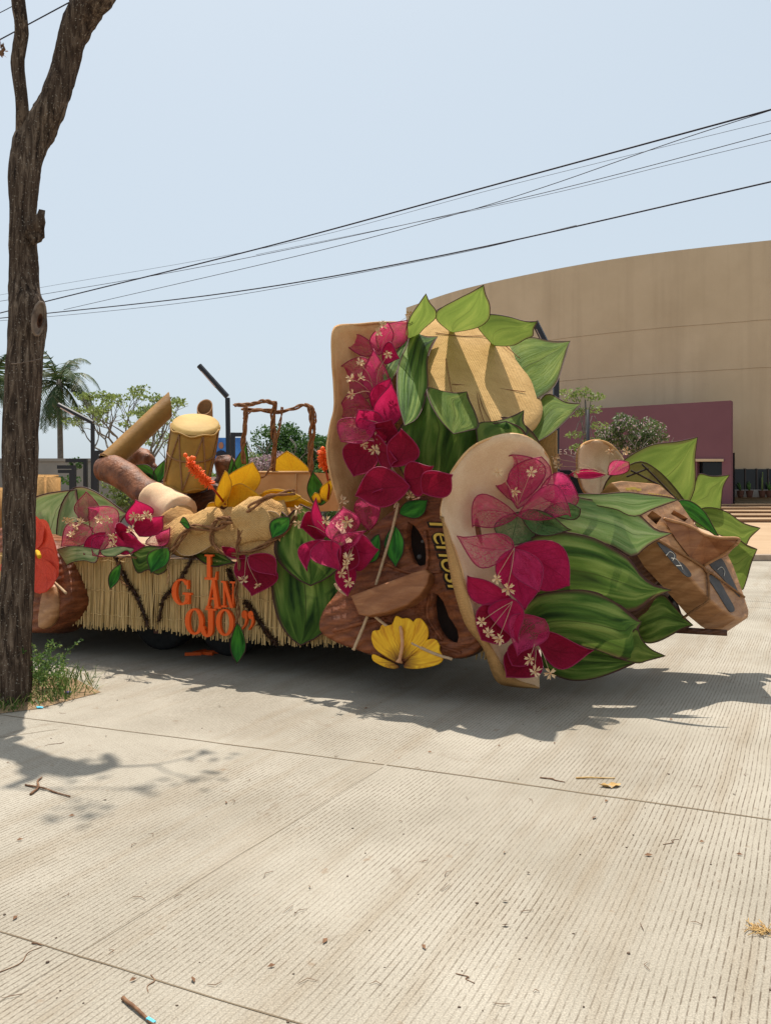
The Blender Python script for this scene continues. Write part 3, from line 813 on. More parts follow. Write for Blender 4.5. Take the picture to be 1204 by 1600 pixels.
def leafquads(bm, c, rx, rz, n, size, rr=R, ry=None, flat=0.0, shell=0.5):
    ry = ry or rx
    for _ in range(n):
        while True:
            d = V((rr.uniform(-1, 1), rr.uniform(-1, 1), rr.uniform(-1, 1)))
            if 0.02 < d.length <= 1: break
        d *= (shell + (1 - shell) * rr.random()) / d.length if rr.random() < .7 else 1
        p = V(c) + V((d.x * rx, d.y * ry, d.z * rz))
        a = V((rr.gauss(0, 1), rr.gauss(0, 1), rr.gauss(0, 1) * (1 - flat))).normalized()
        b = a.cross(V((rr.gauss(0, 1), rr.gauss(0, 1), rr.gauss(0, 1)))).normalized()
        s = size * rr.uniform(.6, 1.3)
        q = [p - a * s, p + b * s * .5, p + a * s, p - b * s * .5]
        bm.faces.new([bm.verts.new(x) for x in q])
def branches(bm, p, d, L, r, depth, tips, rr=R, spread=0.6, up=0.15):
    n = 3; pts = [p]; q = p.copy(); dd = d.copy()
    for i in range(n):
        dd = (dd + V((rr.gauss(0, .16), rr.gauss(0, .16), rr.gauss(0, .12) + up * .3))).normalized()
        q = q + dd * L / n; pts.append(q.copy())
    tube(bm, pts, [r * (1 - .13 * i) for i in range(n + 1)], 5 if depth > 1 else 3, cap=False)
    if depth == 0: tips.append(q); return
    for i in range(rr.choice((2, 3))):
        s = V((rr.gauss(0, 1), rr.gauss(0, 1), rr.gauss(0, .6))).normalized()
        branches(bm, q, (dd + s * spread + V((0, 0, up))).normalized(), L * rr.uniform(.62, .85), r * .62, depth - 1, tips, rr, spread, up)
def tree(px, py_base, D, h, label, name, fol, crown, leafsize, nleaf, r=0.15, group='trees behind the float', depth=3, ground=0.2, sparse=False, seed=1, spread=.7, cl=None):
    rr = random.Random(seed); b = V(((px - CX) / FPX * D, D, ground))
    t = thing(name, b, label, 'tree', group)
    bm = bm_new(); tips = []
    trunk_h = h * (.32 if not sparse else .3)
    tube(bm, [b, b + V((rr.uniform(-.1, .1), 0, trunk_h * .5)), b + V((rr.uniform(-.2, .2), 0, trunk_h))], [r * 1.3, r, r * .9], 8)
    for i in range(4):
        a = i * 1.57 + rr.uniform(-.4, .4)
        branches(bm, b + V((0, 0, trunk_h * .95)), V((math.cos(a) * .8, math.sin(a) * .8, 1)).normalized(), h * .25, r * .6, depth, tips, rr, spread)
    obj('trunk', bm, 'bark_far', t)
    bm = bm_new()
    if sparse:
        for q in tips:
            if rr.random() < .62: leafquads(bm, q, cl or .5, (cl or .5) * .35, nleaf, leafsize, rr)
    else:
        for (dx, dz, rx, rz, n) in crown: leafquads(bm, b + V((dx, rr.uniform(-.5, .5), dz)), rx, rz, n, leafsize, rr)
    obj('crown', bm, fol, t); return t
def clumps(cx, cz, RX, RZ, n, rmin, rmax, per, rr):
    out = []
    for i in range(n):
        a = rr.uniform(0, 6.28); q = rr.random() ** .5
        out.append((cx + math.cos(a) * RX * q, cz + math.sin(a) * RZ * q, rr.uniform(rmin, rmax), rr.uniform(rmin, rmax) * .8, per))
    return out
rr = random.Random(3)
tree(198, 0, 34, 5.9, 'half bare tree with sparse yellow green leaf tufts behind the bamboo tube', 'sparse_tree', 'fol_yellow', None, .085, 26, .16, depth=4, sparse=True, seed=12, cl=.42)
tree(285, 0, 40, 4.8, 'thin bare branched tree behind the drum', 'sparse_tree', 'fol_yellow', None, .09, 14, .12, depth=3, sparse=True, seed=5, cl=.5)
tree(448, 0, 38, 4.6, 'round dense green tree seen through the twig handle', 'dense_tree', 'fol_green', clumps(0, 3.2, 1.6, 1.35, 26, .5, .95, 330, rr), .085, 0, .2, seed=3)
tree(515, 0, 37, 4.4, 'dense green tree partly hidden by the standing hat brim', 'dense_tree', 'fol_green', clumps(0, 2.9, 1.5, 1.2, 22, .5, .9, 330, rr), .085, 0, .2, seed=4)
tree(392, 0, 36, 3.3, 'low dusty tree behind the blue poster', 'dense_tree', 'fol_yellow', clumps(0, 2.2, .9, .7, 14, .3, .55, 160, rr), .08, 0, .1, seed=6)
tree(420, 0, 29, 2.8, 'mauve flowering shrub under the twig handle', 'flowering_shrub', 'fol_mauve', clumps(0, 2.1, .7, .75, 14, .3, .5, 260, rr), .06, 0, .08, seed=7)
tree(985, 0, 27, 3.9, 'small round tree with pale pink blossom before the plum wall', 'flowering_tree', 'fol_pink', clumps(0, 3.35, 1.05, .55, 22, .25, .42, 260, rr), .055, 0, .08, seed=8)
tree(505, 0, 26, 2.3, 'green hedge like bush beside the orange pistil', 'dense_tree', 'fol_green', clumps(0, 1.3, 1.0, .8, 16, .3, .55, 220, rr), .06, 0, .08, seed=9)
tree(345, 0, 33, 2.6, 'scrubby bush behind the drum and the brown log', 'dense_tree', 'fol_yellow', clumps(0, 1.5, 1.6, .8, 18, .3, .6, 160, rr), .07, 0, .08, seed=10)
tree(215, 0, 30, 2.4, 'scrubby bush below the bamboo tube', 'dense_tree', 'fol_yellow', clumps(0, 1.4, 1.7, .7, 20, .3, .5, 150, rr), .07, 0, .08, seed=11)
# slim young tree by the plum wall
b = P(915, 790, 25); b.z = .2
t = thing('young_tree', b, 'slim young tree with feathery leaves before the plum wall', 'tree', 'trees behind the float')
bm = bm_new(); top = P(914, 625, 25)
tube(bm, [b, b.lerp(top, .5) + V((.05, 0, 0)), top], [.05, .04, .02], 6)
tw = [P(895, 622, 25), P(930, 620, 24.8), P(925, 640, 25), P(900, 645, 25.1), P(935, 665, 25), P(897, 680, 25), P(925, 690, 24.9), P(885, 615, 25.1), P(905, 700, 25), P(912, 612, 25)]
for q in tw: tube(bm, cat_rom([b.lerp(top, .6 + .3 * R.random()), (q + top) / 2 + V((0, 0, -.1)), q], 3), .012, 4)
obj('trunk', bm, 'bark_far', t)
bm = bm_new()
for q in tw: leafquads(bm, q, .34, .14, 70, .06)
obj('crown', bm, 'fol_yellow', t)

def palm(px, py, D, label, seed, ptop=745):
    rr = random.Random(seed); c = P(px, py, D); b = V((c.x + .1, D, .2))
    t = thing('palm_tree', b, label, 'tree', 'palms by the grey wall')
    bm = bm_new()
    tube(bm, [b, b.lerp(c, .3), b.lerp(c, .7), c], [.2, .14, .12, .12], 10)
    tube(bm, [c - V((0, 0, .9)), c - V((0, 0, .4)), c + V((0, 0, .2))], [.12, .19, .12], 8)
    obj('trunk', bm, 'bark_far', t)
    for k in range(30):
        a = k * 2.399 + rr.uniform(-.2, .2); el = rr.uniform(-.7, 1.4); L = rr.uniform(2.1, 2.7)
        d = V((math.cos(a) * math.cos(el), math.sin(a) * math.cos(el), math.sin(el))); pts = []; q = c.copy(); dd = d
        for i in range(9):
            pts.append(q.copy()); q = q + dd * L / 8; dd = (dd + V((0, 0, -.22 - .04 * i))).normalized()
        bm = bm_new(); tube(bm, pts, [.03 * (1 - .09 * i) for i in range(9)], 4)
        cc = cat_rom(pts, 4)
        for i in range(4, len(cc) - 1):
            tt = (cc[i + 1] - cc[i - 1]).normalized(); s = tt.cross(V((0, 0, 1)))
            s = s.normalized() if s.length > .05 else V((1, 0, 0))
            ll = .62 * math.sin(math.pi * (i / len(cc)) ** .7) * rr.uniform(.8, 1.1) + .1
            for sg in (-1, 1):
                e = cc[i] + (s * sg * .75 + tt * .5 + V((0, 0, -.5 + rr.uniform(-.2, .2)))).normalized() * ll
                w_ = tt * .035
                bm.faces.new([bm.verts.new(x) for x in (cc[i] - w_, cc[i] + w_, e)])
        obj('frond', bm, 'fol_palm', t)
palm(93, 600, 36, 'palm tree with full crown just right of the bare trunk', 21)
palm(-12, 610, 32, 'palm tree cut by the frame left of the bare trunk', 22)
# little sapling on the wall
b = P(118, 760, 31); t = thing('sapling', b, 'tiny dark sapling before the grey wall', 'plant')
bm = bm_new(); tube(bm, [b, P(119, 722, 31)], .03, 5); obj('trunk', bm, 'bark_far', t)
bm = bm_new(); leafquads(bm, P(119, 724, 31), .3, .25, 90, .09); leafquads(bm, P(108, 750, 31), .5, .2, 90, .08); obj('crown', bm, 'fol_green', t)

# lamps and black frames
def lamp(pts, D, rpx, label, foot=True):
    r = rpx / FPX * D / 2; q = [P(x, y, D) for x, y in pts]; b = V((q[-1].x, D, 0.15 if D > 18 else 0))
    t = thing('street_lamp', b, label, 'street lamp', 'angular black street lamps')
    bm = bm_new(); tube(bm, [b, q[1]], r, 4); bmesh.ops.rotate(bm, verts=bm.verts[:], cent=b, matrix=Matrix.Rotation(.785, 3, 'Z')); obj('post', bm, 'black_metal', t, False)
    bm = bm_new(); tube(bm, [q[1] + V((0, 0, r * .5)), q[0]], r * .95, 6); obj('arm', bm, 'black_metal', t, False)
    d = (q[0] - q[1]).normalized()
    bm = bm_new(); box(bm, q[0] - d * .35 - V((0, 0, r * .9)), .5, r * 1.2, r * .5, (d, V((0, 1, 0)), d.cross(V((0, 1, 0))))); obj('lamp_head', bm, 'sign_letter', t, False)
    bm = bm_new(); box(bm, b + V((0, 0, .015)), r * 5, r * 5, .03); obj('base_plate', bm, 'black_metal', t, False)
    return t
lamp([(311, 571), (355, 622), (359, 780)], 19, 9, 'angular black street lamp between drum and twig handle')
lamp([(91, 632), (145, 662), (146, 780)], 27, 7, 'angular black street lamp in front of the palm')
lamp([(835, 503), (868, 572), (868, 780)], 19, 12, 'angular black street lamp behind the burlap disc')
b = P(918, 790, 24); b.z = .2
bm = bm_new(); tube(bm, [b, P(918, 640, 24)], .045, 6); tag(obj('bollard_post', bm, 'black_metal'), 'thin black post beside the slim young tree', 'post')
def lframe(xa, xb, ytop, D, label, th=.12):
    t = thing('metal_frame', V(P(xb, 780, D).xy.to_3d()) + V((0, 0, .15)), label, 'frame', 'black inverted L frames by the wall')
    a, c = P(xa, ytop, D), P(xb, ytop, D)
    bm = bm_new(); box(bm, V((c.x, D, (c.z + .15) / 2)), th, th, c.z - .15); obj('post', bm, 'black_metal', t, False)
    bm = bm_new(); box(bm, V(((a.x + c.x - th) / 2, D, c.z - th / 2)), abs(c.x - a.x) - .01, th * .9, th * .98); obj('top_bar', bm, 'black_metal', t, False)
lframe(106, 134, 717, 27.5, 'tall black inverted L frame left of the lamp post')
lframe(93, 116, 727, 26.5, 'short black inverted L frame nearest the palm trunk')
lframe(94, 112, 734, 28.5, 'lowest black inverted L frame')
lframe(178, 151, 704, 25.5, 'black inverted L frame right of the lamp post')
lframe(386, 364, 676, 24, 'black frame holding the blue poster')
bd = thing('billboard', P(362, 780, 26).xy.to_3d(), 'blue poster with a portrait behind the drum', 'billboard')
bm = bm_new(); box(bm, P(360, 702, 26), 1.0, .06, .75); obj('board', bm, 'poster', bd, False)
bm = bm_new(); ico(bm, P(345.5, 696, 25.94), .10, 2, (.85, .15, 1.15)); obj('printed_face', bm, 'skin_print', bd)
bm = bm_new(); ico(bm, P(345.5, 709.5, 25.95), .17, 2, (1, .1, .75)); obj('printed_suit', bm, 'suit_print', bd)
bm = bm_new(); box(bm, P(360, 780, 26.03), .08, .08, 2.2); obj('post', bm, 'black_metal', bd, False)

# overhead wires
def wire_run(pts, d0, d1, r, label):
    x0, x1 = pts[0][0], pts[-1][0]
    q = cat_rom([P(x, y, 1 / ((1 / d0) + (1 / d1 - 1 / d0) * (x - x0) / (x1 - x0))) for x, y in pts], 8)
    bm = bm_new(); tube(bm, q, r, 5); tag(obj('overhead_wire', bm, 'cable'), label, 'cable', 'overhead wires')
wire_run([(-80, 510), (60, 474), (410, 387), (800, 281), (1300, 145)], 26, 13, .017, 'thick black overhead wire rising highest at the right edge')
wire_run([(-80, 476), (60, 450), (430, 384), (800, 288), (1300, 165)], 30, 16, .005, 'faint thin wire just below the thick top one')
wire_run([(-80, 483), (60, 461), (340, 412), (800, 313), (1300, 183)], 28, 15, .008, 'thin wire through the middle of the bundle')
wire_run([(100, 484), (460, 401), (700, 338), (850, 292), (1050, 222), (1204, 172)], 26, 14, .008, 'thin wire crossing the bundle steeply')
wire_run([(-80, 505), (60, 491), (360, 457), (700, 397), (1300, 262)], 25, 12, .014, 'thick lowest overhead wire crossing the hall top')
wire_run([(-80, 508), (160, 487), (370, 461), (700, 399), (900, 352)], 25, 15, .006, 'thin wire twisted along the lowest thick wire')
wire_run([(400, 398), (800, 316), (1050, 256), (1300, 196)], 22, 14, .005, 'thin wire low in the bundle over the hall')
wire_run([(-80, 104), (0, 62), (108, 4), (200, -45)], 12, 10, .009, 'thin wire passing behind the bare limbs')
wire_run([(-80, 60), (0, 20), (30, 4), (80, -24)], 12, 11, .006, 'thin wire at the top left corner')

# ================================================================== BARE TREE AT LEFT
tb = thing('bare_tree', gp(20, 1095), 'bare dark tree trunk forking at the left edge', 'tree')
TD = 6.15
def trunk_line(rows, n=6):
    pts = cat_rom([P(x, y, d) for x, y, r, d in rows], n); rad = lerp_list([r / FPX * d for x, y, r, d in rows], n); return pts, rad
bm = bm_new()
a, r_ = trunk_line([(19, 1125, 34, 6.10), (20, 1085, 28, 6.12), (22, 1000, 25.5, 6.15), (29, 880, 24, 6.2), (32, 700, 25, 6.3), (36, 600, 26, 6.35), (43, 520, 28, 6.4), (42, 480, 26, 6.42), (38, 440, 21, 6.45), (37, 330, 20, 6.5), (43, 245, 23, 6.55), (58, 205, 25, 6.6), (80, 168, 21, 6.6), (100, 110, 19.5, 6.65), (112, 62, 20, 6.65), (130, 22, 23, 6.65), (162, -10, 19, 6.62), (188, -40, 12, 6.75), (200, -95, 8, 7.0), (195, -170, 5, 7.4)], 8)
tube(bm, a, r_, 44, 0, .05, 3)
def furrow(bm, amp=.011):
    bm.normal_update()
    mv = [(v, v.normal * amp * (noise.noise(V((v.co.x * 26, v.co.y * 26, v.co.z * 1.5))) + .6 * noise.noise(V((v.co.x * 60, v.co.y * 60, v.co.z * 5)))) ) for v in bm.verts]
    for v, d in mv: v.co += d
furrow(bm)
obj('trunk', bm, 'bark', tb)
bm = bm_new()
a, r_ = trunk_line([(40, 262, 12, 6.56), (37, 215, 11, 6.55), (35, 165, 10, 6.5), (28, 100, 10, 6.5), (34, 50, 10, 6.45), (30, 10, 10, 6.4), (24, -60, 9, 6.4), (40, -160, 8, 6.3), (30, -300, 5, 6.2)], 6)
tube(bm, a, r_, 28, 0, .05, 5); furrow(bm, .006); obj('limb', bm, 'bark', tb)
bm = bm_new()
a, r_ = trunk_line([(132, 25, 12, 6.66), (118, -5, 12, 6.7), (108, -60, 10, 6.75), (120, -140, 8, 6.8), (100, -260, 5, 6.9)], 5)
tube(bm, a, r_, 10, 0, .12, 14)
obj('limb', bm, 'bark', tb)
rr = random.Random(5)
bm = bm_new(); tips = []
for (x, y, d, dr) in ((195, -170, 7.4, (.3, .3, .9)), (30, -300, 6.2, (-.1, .2, 1)), (100, -260, 6.9, (.1, .3, 1)), (188, -40, 6.75, (.6, .3, .6))):
    branches(bm, P(x, y, d), V(dr).normalized(), .42, .018, 2, tips, rr, .7)
obj('twigs', bm, 'bark', tb)
bm = bm_new()
for q in tips[::2]: leafquads(bm, q, .18, .12, 10, .05, rr)
obj('crown', bm, 'fol_weed', tb)
bm = bm_new(); c = P(60, 352, 6.38)
tube(bm, [P(48, 372, 6.42), P(58, 360, 6.38), P(64, 345, 6.36), P(66, 328, 6.35)], [.05, .055, .05, .022], 9, 0, .5, 30)
tube(bm, [P(50, 375, 6.4), P(62, 372, 6.36), P(65, 366, 6.36)], [.05, .035, .015], 7, 0, .5, 30); obj('stub', bm, 'bark', tb)
bm = bm_new()
cs = [P(61 + 9.5 * math.cos(a) + 3 * math.sin(a) * -1, 498 + 26 * math.sin(a), 6.23 + .04 * math.cos(a)) for a in [i * 6.283 / 14 for i in range(14)]]
tube(bm, cs + [cs[0]], .012, 6); cc = bm.verts.new(P(61, 498, 6.25)); q = [bm.verts.new(p) for p in cs]
qi = [bm.verts.new(P(62, 503, 6.24).lerp(p, .45) + V((0, .012, 0))) for p in cs]; bm.verts.remove(cc); cc = bm.verts.new(P(62, 503, 6.33))
for i in range(14):
    bm.faces.new((qi[i], q[i], q[(i + 1) % 14], qi[(i + 1) % 14])); bm.faces.new((cc, qi[i], qi[(i + 1) % 14])).material_index = 1
obj('cut_scar', bm, ['bark_cut', 'wood_dark'], tb)
bm = bm_new(); a = [P(12 + 52 * i / 12, 568 - 8 * (i / 12) ** 2 + .8 * (i % 2), 6.30 - .16 * math.sin(math.pi * i / 12)) for i in range(13)]
tube(bm, a, .004, 4); obj('wire_tie', bm, 'bark_cut', tb)
# hanging dry leaf at the left edge (top)
bm = bm_new(); leafquads(bm, P(2, 76, 6.5), .045, .06, 20, .03); tube(bm, [P(0, 60, 6.5), P(2, 76, 6.5)], .003, 4)
tag(obj('dry_leaf_cluster', bm, 'twig'), 'withered leaf cluster hanging at the top left edge', 'leaf')

# weeds at its foot
bm = bm_new()
pts = [gp(x, y) for x, y in ((-120, 1085), (-120, 1135), (-20, 1118), (60, 1108), (120, 1092), (158, 1082), (120, 1062), (60, 1050), (-40, 1055))]
c = bm.verts.new(V((sum(p.x for p in pts) / 9, sum(p.y for p in pts) / 9, .035))); q = [bm.verts.new(p + V((0, 0, .004))) for p in pts]
for i in range(9): bm.faces.new((c, q[(i + 1) % 9], q[i]))
tag(obj('soil_patch', bm, 'soil'), 'dry soil patch round the bare trunk', kind='structure')
bm = bm_new(); rr = random.Random(9)
for _ in range(1500):
    x, y = rr.uniform(-90, 150), rr.uniform(1055, 1115)
    if y > 1118 - max(0, x) * .22 or y < 1052 + abs(x - 40) * .05: continue
    if x > 110 and rr.random() < .5: continue
    b = gp(x, y); h = rr.uniform(.05, .17) * (1.4 if 90 < x < 130 else 1); d = V((rr.gauss(0, .5), rr.gauss(0, .5), 1)).normalized()
    e = b + d * h + V((rr.gauss(0, .04), rr.gauss(0, .04), -.02)); m_ = b + d * h * .6; s = V((rr.uniform(-1, 1), rr.uniform(-1, 1), 0)).normalized() * .004
    q = [bm.verts.new(p) for p in (b - s, b + s, m_ + s, m_ - s)]; bm.faces.new(q); bm.faces.new((q[3], q[2], bm.verts.new(e)))
tag(obj('grass', bm, 'grass'), 'grass tufts round the foot of the bare trunk', 'grass', kind='stuff')
sh = thing('weed_bush', gp(70, 1085), 'small leafy weed bush beside the bare trunk', 'bush')
bm = bm_new(); lf = bm_new()
for k in range(34):
    b = gp(rr.uniform(5, 105), rr.uniform(1068, 1098))
    e = P(rr.uniform(35, 108), rr.uniform(1000, 1060), b.y + rr.uniform(-.15, .15)) if k else P(127, 998, b.y)
    c = cat_rom([b, b.lerp(e, .5) + V((rr.gauss(0, .03), 0, .04)), e], 6); tube(bm, c, .0025, 4)
    for q in c[3:]:
        for _ in range(2): leafquads(lf, q, .028, .02, 2, .013, rr, flat=.5)
obj('stem', bm, 'fol_weed', sh); obj('foliage', lf, 'fol_weed', sh)

# ================================================================== FLOAT BASE
fl = thing('parade_float', FT(2.5, 1.1, 0), 'straw skirted parade float trailer with orange letters', 'parade float')
bm = bm_new(); fbox(bm, -2.0, 4.0, .07, 2.3, .82, .95); obj('deck', bm, 'deck', fl, False)
bm = bm_new()
for w in (.45, 1.8): fbox(bm, -1.9, 3.9, w, w + .12, .55, .78)
for t_ in (-1, 0, 1, 2, 3): fbox(bm, t_, t_ + .08, .1, 2.2, .78, .818)
fbox(bm, -1.8, 3.9, .3, 2.0, .5, .545)
obj('chassis', bm, 'steel_dark', fl, False)
bm = bm_new(); fbox(bm, -2.0, 4.0, 2.32, 2.35, .12, .95); fbox(bm, -2.03, -2.0, .1, 2.3, .2, .95); obj('rear_skirt', bm, 'straw', fl, False)  # unseen back and end panels, added to darken beneath the deck
for t_ in (0.75, 1.55):
    for w in (.65, 1.9):
        bm = bm_new(); c = FT(t_, w, .34)
        tube(bm, [c - W * .11, c - W * .08, c + W * .08, c + W * .11], [.29, .34, .34, .29], 24)
        o = obj('wheel', bm, 'rubber', fl)
        bm = bm_new(); tube(bm, [c - W * .125, c - W * .10], [.15, .17], 16); obj('rim', bm, 'steel_dark', o)
bm = bm_new(); fbox(bm, 1.0, 2.4, .6, 1.4, .25, .5); obj('tool_box', bm, 'steel_dark', fl, False)
def tpx(px): return (F(px, 900, 0) - A0).dot(U)
rr = random.Random(11)
def skirt(x0, x1, label=None, zt=.985):
    bm = bm_new(); t0, t1 = tpx(x0), tpx(x1)
    t_ = t0
    while t_ < t1:
        for layer in (0, 1):
            w = .0 + layer * .022 + rr.uniform(-.006, .006) + .02 * math.sin(t_ * 5.0)
            r = rr.uniform(.004, .0068); zb = .30 + .02 * math.sin(t_ * 3.1 + x0) + rr.uniform(-.018, .03) + layer * .02 + (.05 * rr.random() if rr.random() < .1 else 0)
            sw = rr.gauss(0, .02); tj = t_ + rr.uniform(-.004, .004)
            pts = [FT(tj, w, zt), FT(tj + sw * .3, w - .004, (zt + zb) / 2), FT(tj + sw, w - .012 - rr.random() * .014, zb)]
            tube(bm, pts, [r, r, r * .8], 4, cap=False)
        t_ += rr.uniform(.009, .0125)
    o = obj('straw_panel', bm, 'straw', fl, False); tag(o, kind='stuff')
    bm = bm_new(); fbox(bm, t0, t1, .045, .055, .34, zt - .02); obj('backing_cloth', bm, 'straw', fl, False)
    bm = bm_new()
    for z in (.95, .66, .43):
        pts = [FT(t0 + (t1 - t0) * i / 20, -.018 + .02 * math.sin((t0 + (t1 - t0) * i / 20) * 5), z + .008 * math.sin(i * 1.7 + z * 9)) for i in range(21)]
        tube(bm, pts, .0035, 4)
    obj('tie_string', bm, 'straw', fl)
for a, b in ((-60, 134), (136, 238), (244, 371), (374, 520), (521, 770)): skirt(a, b)
bm = bm_new(); fbox(bm, tpx(237), tpx(245), .03, .045, .28, .96); obj('gap_shade_strip', bm, 'leaf_dark', fl, False)  # dark strip standing for the shadowed gap between two straw panels

# orange foam letters
def arcpoly(cx, cy, ro, ri, a0, a1, n=22, taper=None):
    out = []
    for i in range(n + 1):
        a = math.radians(a0 + (a1 - a0) * i / n)
        out.append((cx + ro[0] * math.cos(a), cy + ro[1] * math.sin(a), cx + ri[0] * math.cos(a), cy + ri[1] * math.sin(a)))
    return out
def letter_geo(ch):
    r, a = [], []
    if ch == 'L': r = [(.2, 0, .48, 1), (.05, .93, .65, 1), (.05, 0, .95, .09)]; q = [((.82, .08), (.95, .08), (.97, .34), (.9, .34))]
    elif ch == 'A': r = [(.22, .30, .72, .37), (0, 0, .3, .07), (.56, 0, 1.02, .07)]; q = [((.1, .05), (.2, .05), (.54, 1), (.44, 1)), ((.62, .05), (.9, .05), (.62, 1), (.42, 1))]
    elif ch == 'N': r = [(.12, .05, .24, .95), (.8, .05, .92, 1), (0, 0, .38, .07), (0, .93, .3, 1), (.66, .93, 1.05, 1)]; q = [((.68, .0), (.92, .0), (.36, 1), (.12, 1))]
    elif ch == 'O': r = []; q = []; a = [arcpoly(.5, .5, (.5, .5), (.26, .43), 0, 360)]
    elif ch == 'G': r = [(.68, .05, .9, .42), (.56, .40, 1.0, .48), (.78, .62, .86, .95)]; q = []; a = [arcpoly(.5, .5, (.5, .5), (.26, .43), 38, 322)]
    elif ch == 'J': r = [(.46, .2, .78, 1), (.28, .93, .98, 1)]; q = []; a = [arcpoly(.40, .22, (.38, .24), (.08, .15), 180, 360), arcpoly(.14, .26, (.14, .10), (.0, .0), 0, 360)]
    else: r = []; q = []; a = []
    return r, q, a
def letter(ch, x0, y0, x1, y1, tilt=0):
    w = -.034; o3 = F(x0, y1, w); sx = (F(x1, y1, w) - o3).dot(U); sy = (F(x0, y0, w) - o3).z
    bm = bm_new(); k = 0
    def add(poly, k):
        th = .03 + .0022 * k; d = -W
        pts = [o3 + U * (p[0] * sx) + V((0, 0, p[1] * sy)) for p in poly]
        f = [bm.verts.new(p + d * th) for p in pts]; g = [bm.verts.new(p) for p in pts]
        bm.faces.new(f); bm.faces.new(g[::-1]); n_ = len(pts)
        for i in range(n_): bm.faces.new((f[i], g[i], g[(i + 1) % n_], f[(i + 1) % n_]))
    r, q, a = letter_geo(ch)
    for b in r: add([(b[0], b[1]), (b[2], b[1]), (b[2], b[3]), (b[0], b[3])], k); k += 1
    for b in q: add(list(b), k); k += 1
    for s in a:
        d = -W; th = .03 + .0022 * k; k += 1; rows = []
        for (ox, oy, ix, iy) in s:
            po = o3 + U * ox * sx + V((0, 0, oy * sy)); pi_ = o3 + U * ix * sx + V((0, 0, iy * sy))
            rows.append([bm.verts.new(x) for x in (po + d * th, pi_ + d * th, po, pi_)])
        for m_, n_ in zip(rows, rows[1:]):
            bm.faces.new((m_[0], n_[0], n_[1], m_[1])); bm.faces.new((m_[2], n_[2], n_[0], m_[0])); bm.faces.new((m_[1], n_[1], n_[3], m_[3]))
    if ch == '"':
        for dx in (0, .48):
            c0 = [(.24 + dx + .2 * math.cos(t) , .78 + .2 * math.sin(t)) for t in [i * math.pi / 8 for i in range(16)]]
            add(c0, k); k += 1
            tl = [(.30 + dx, .66), (.44 + dx, .74), (.47 + dx, .5), (.36 + dx, .25), (.12 + dx, .04), (.08 + dx, .10), (.26 + dx, .3), (.32 + dx, .5)]
            add(tl[::-1], k); k += 1
    bmesh.ops.recalc_face_normals(bm, faces=bm.faces[:])
    if tilt: bmesh.ops.rotate(bm, verts=bm.verts[:], cent=o3, matrix=Matrix.Rotation(tilt, 3, W))
    o = obj('letter', bm, 'orange', fl, False); o['label'] = 'orange foam letter ' + (ch if ch != '"' else 'closing quotation mark')
for l in (('L', 322, 866, 343, 905), ('G', 272, 903, 302, 944), ('A', 325, 905, 348, 949), ('N', 349, 907, 370, 948), ('O', 292, 949, 321, 990), ('J', 317, 949, 341, 993), ('O', 340, 950, 368, 992), ('"', 379, 952, 401, 984)):
    letter(*l)
# fallen letter scraps on the road
bm = bm_new()
for x, y, a in ((302, 1024, .2), (312, 1021, 1.0), (322, 1023, -.4), (331, 1021, .1)):
    p = gp(x, y); box(bm, p + V((0, 0, .016)), .16, .03, .03, (V((math.cos(a), math.sin(a), 0)), V((-math.sin(a), math.cos(a), 0)), V((0, 0, 1))))
tag(obj('foam_scrap', bm, 'orange', smooth=False), 'fallen orange foam scraps on the shaded road', 'scrap')

# tinsel garlands (parts of the skirt)
def tinsel(pts, label=None):
    c = cat_rom([F(x, y, -.05) for x, y in pts], 14); bm = bm_new(); rr = random.Random(len(pts) + int(pts[0][0]))
    tube(bm, c, .012, 5, rough=.4, rfreq=30)
    for p in c:
        for _ in range(14):
            d = V((rr.gauss(0, 1), rr.gauss(0, 1), rr.gauss(0, 1))).normalized(); s = d.cross(V((.3, .5, .8))).normalized() * .007
            q = p + V((rr.gauss(0, .008), 0, rr.gauss(0, .012))); e = q + d * rr.uniform(.02, .042)
            bm.faces.new([bm.verts.new(x) for x in (q - s, q + s, e)])
    obj('tinsel_garland', bm, 'tinsel', fl, False)
tinsel([(318, 842), (300, 872), (284, 902), (268, 922), (255, 938), (248, 970)])
tinsel([(382, 940), (395, 955), (406, 972), (418, 990), (431, 1004)])
tinsel([(181, 872), (192, 895), (200, 912), (212, 928), (222, 952), (231, 976)])
tinsel([(100, 880), (106, 892), (111, 902)])
tinsel([(356, 890), (362, 905), (366, 925)])

# leafy covers hung over the deck edge
def edge_leaf(spec, m, w, label=None, k=.5, name='leaf_cover', e=1.4, ruffle=.0, cup=.04):
    bm = bm_new(); a = [F(p[0], p[1], p[2] if len(p) > 2 else w) for p in spec]
    blade(bm, *a, k=k, e=e, cup=cup, wire=.006, nu=16, nv=8, ruffle=ruffle, seed=R.random() * 40)
    return obj(name, bm, [m, 'wire'], fl)
def EF(x, y, w): return F(x, y, w)
sheet_part(fl, EF, [(90, 858), (112, 853), (135, 855), (156, 858)], [(90, 858), (95, 873), (102, 884), (112, 879), (132, 876), (150, 879), (156, 858)], (-.05, -.09, -.06), 'leaf_pale', name='leaf_cover', cup=.03)
sheet_part(fl, EF, [(157, 860), (185, 854), (212, 857)], [(157, 860), (162, 868), (180, 869), (198, 860), (206, 868), (212, 857)], (-.05, -.09, -.06), 'leaf_pale', name='leaf_cover', cup=.03)
sheet_part(fl, EF, [(204, 858), (235, 853), (264, 856)], [(204, 858), (208, 880), (216, 896), (232, 890), (246, 898), (262, 888), (264, 856)], (-.05, -.09, -.06), 'leaf_dark', name='leaf_cover', cup=.03)
edge_leaf([(300, 862, .0), (368, 880), (330, 856, .1), (330, 884)], 'leaf_dark', -.06)
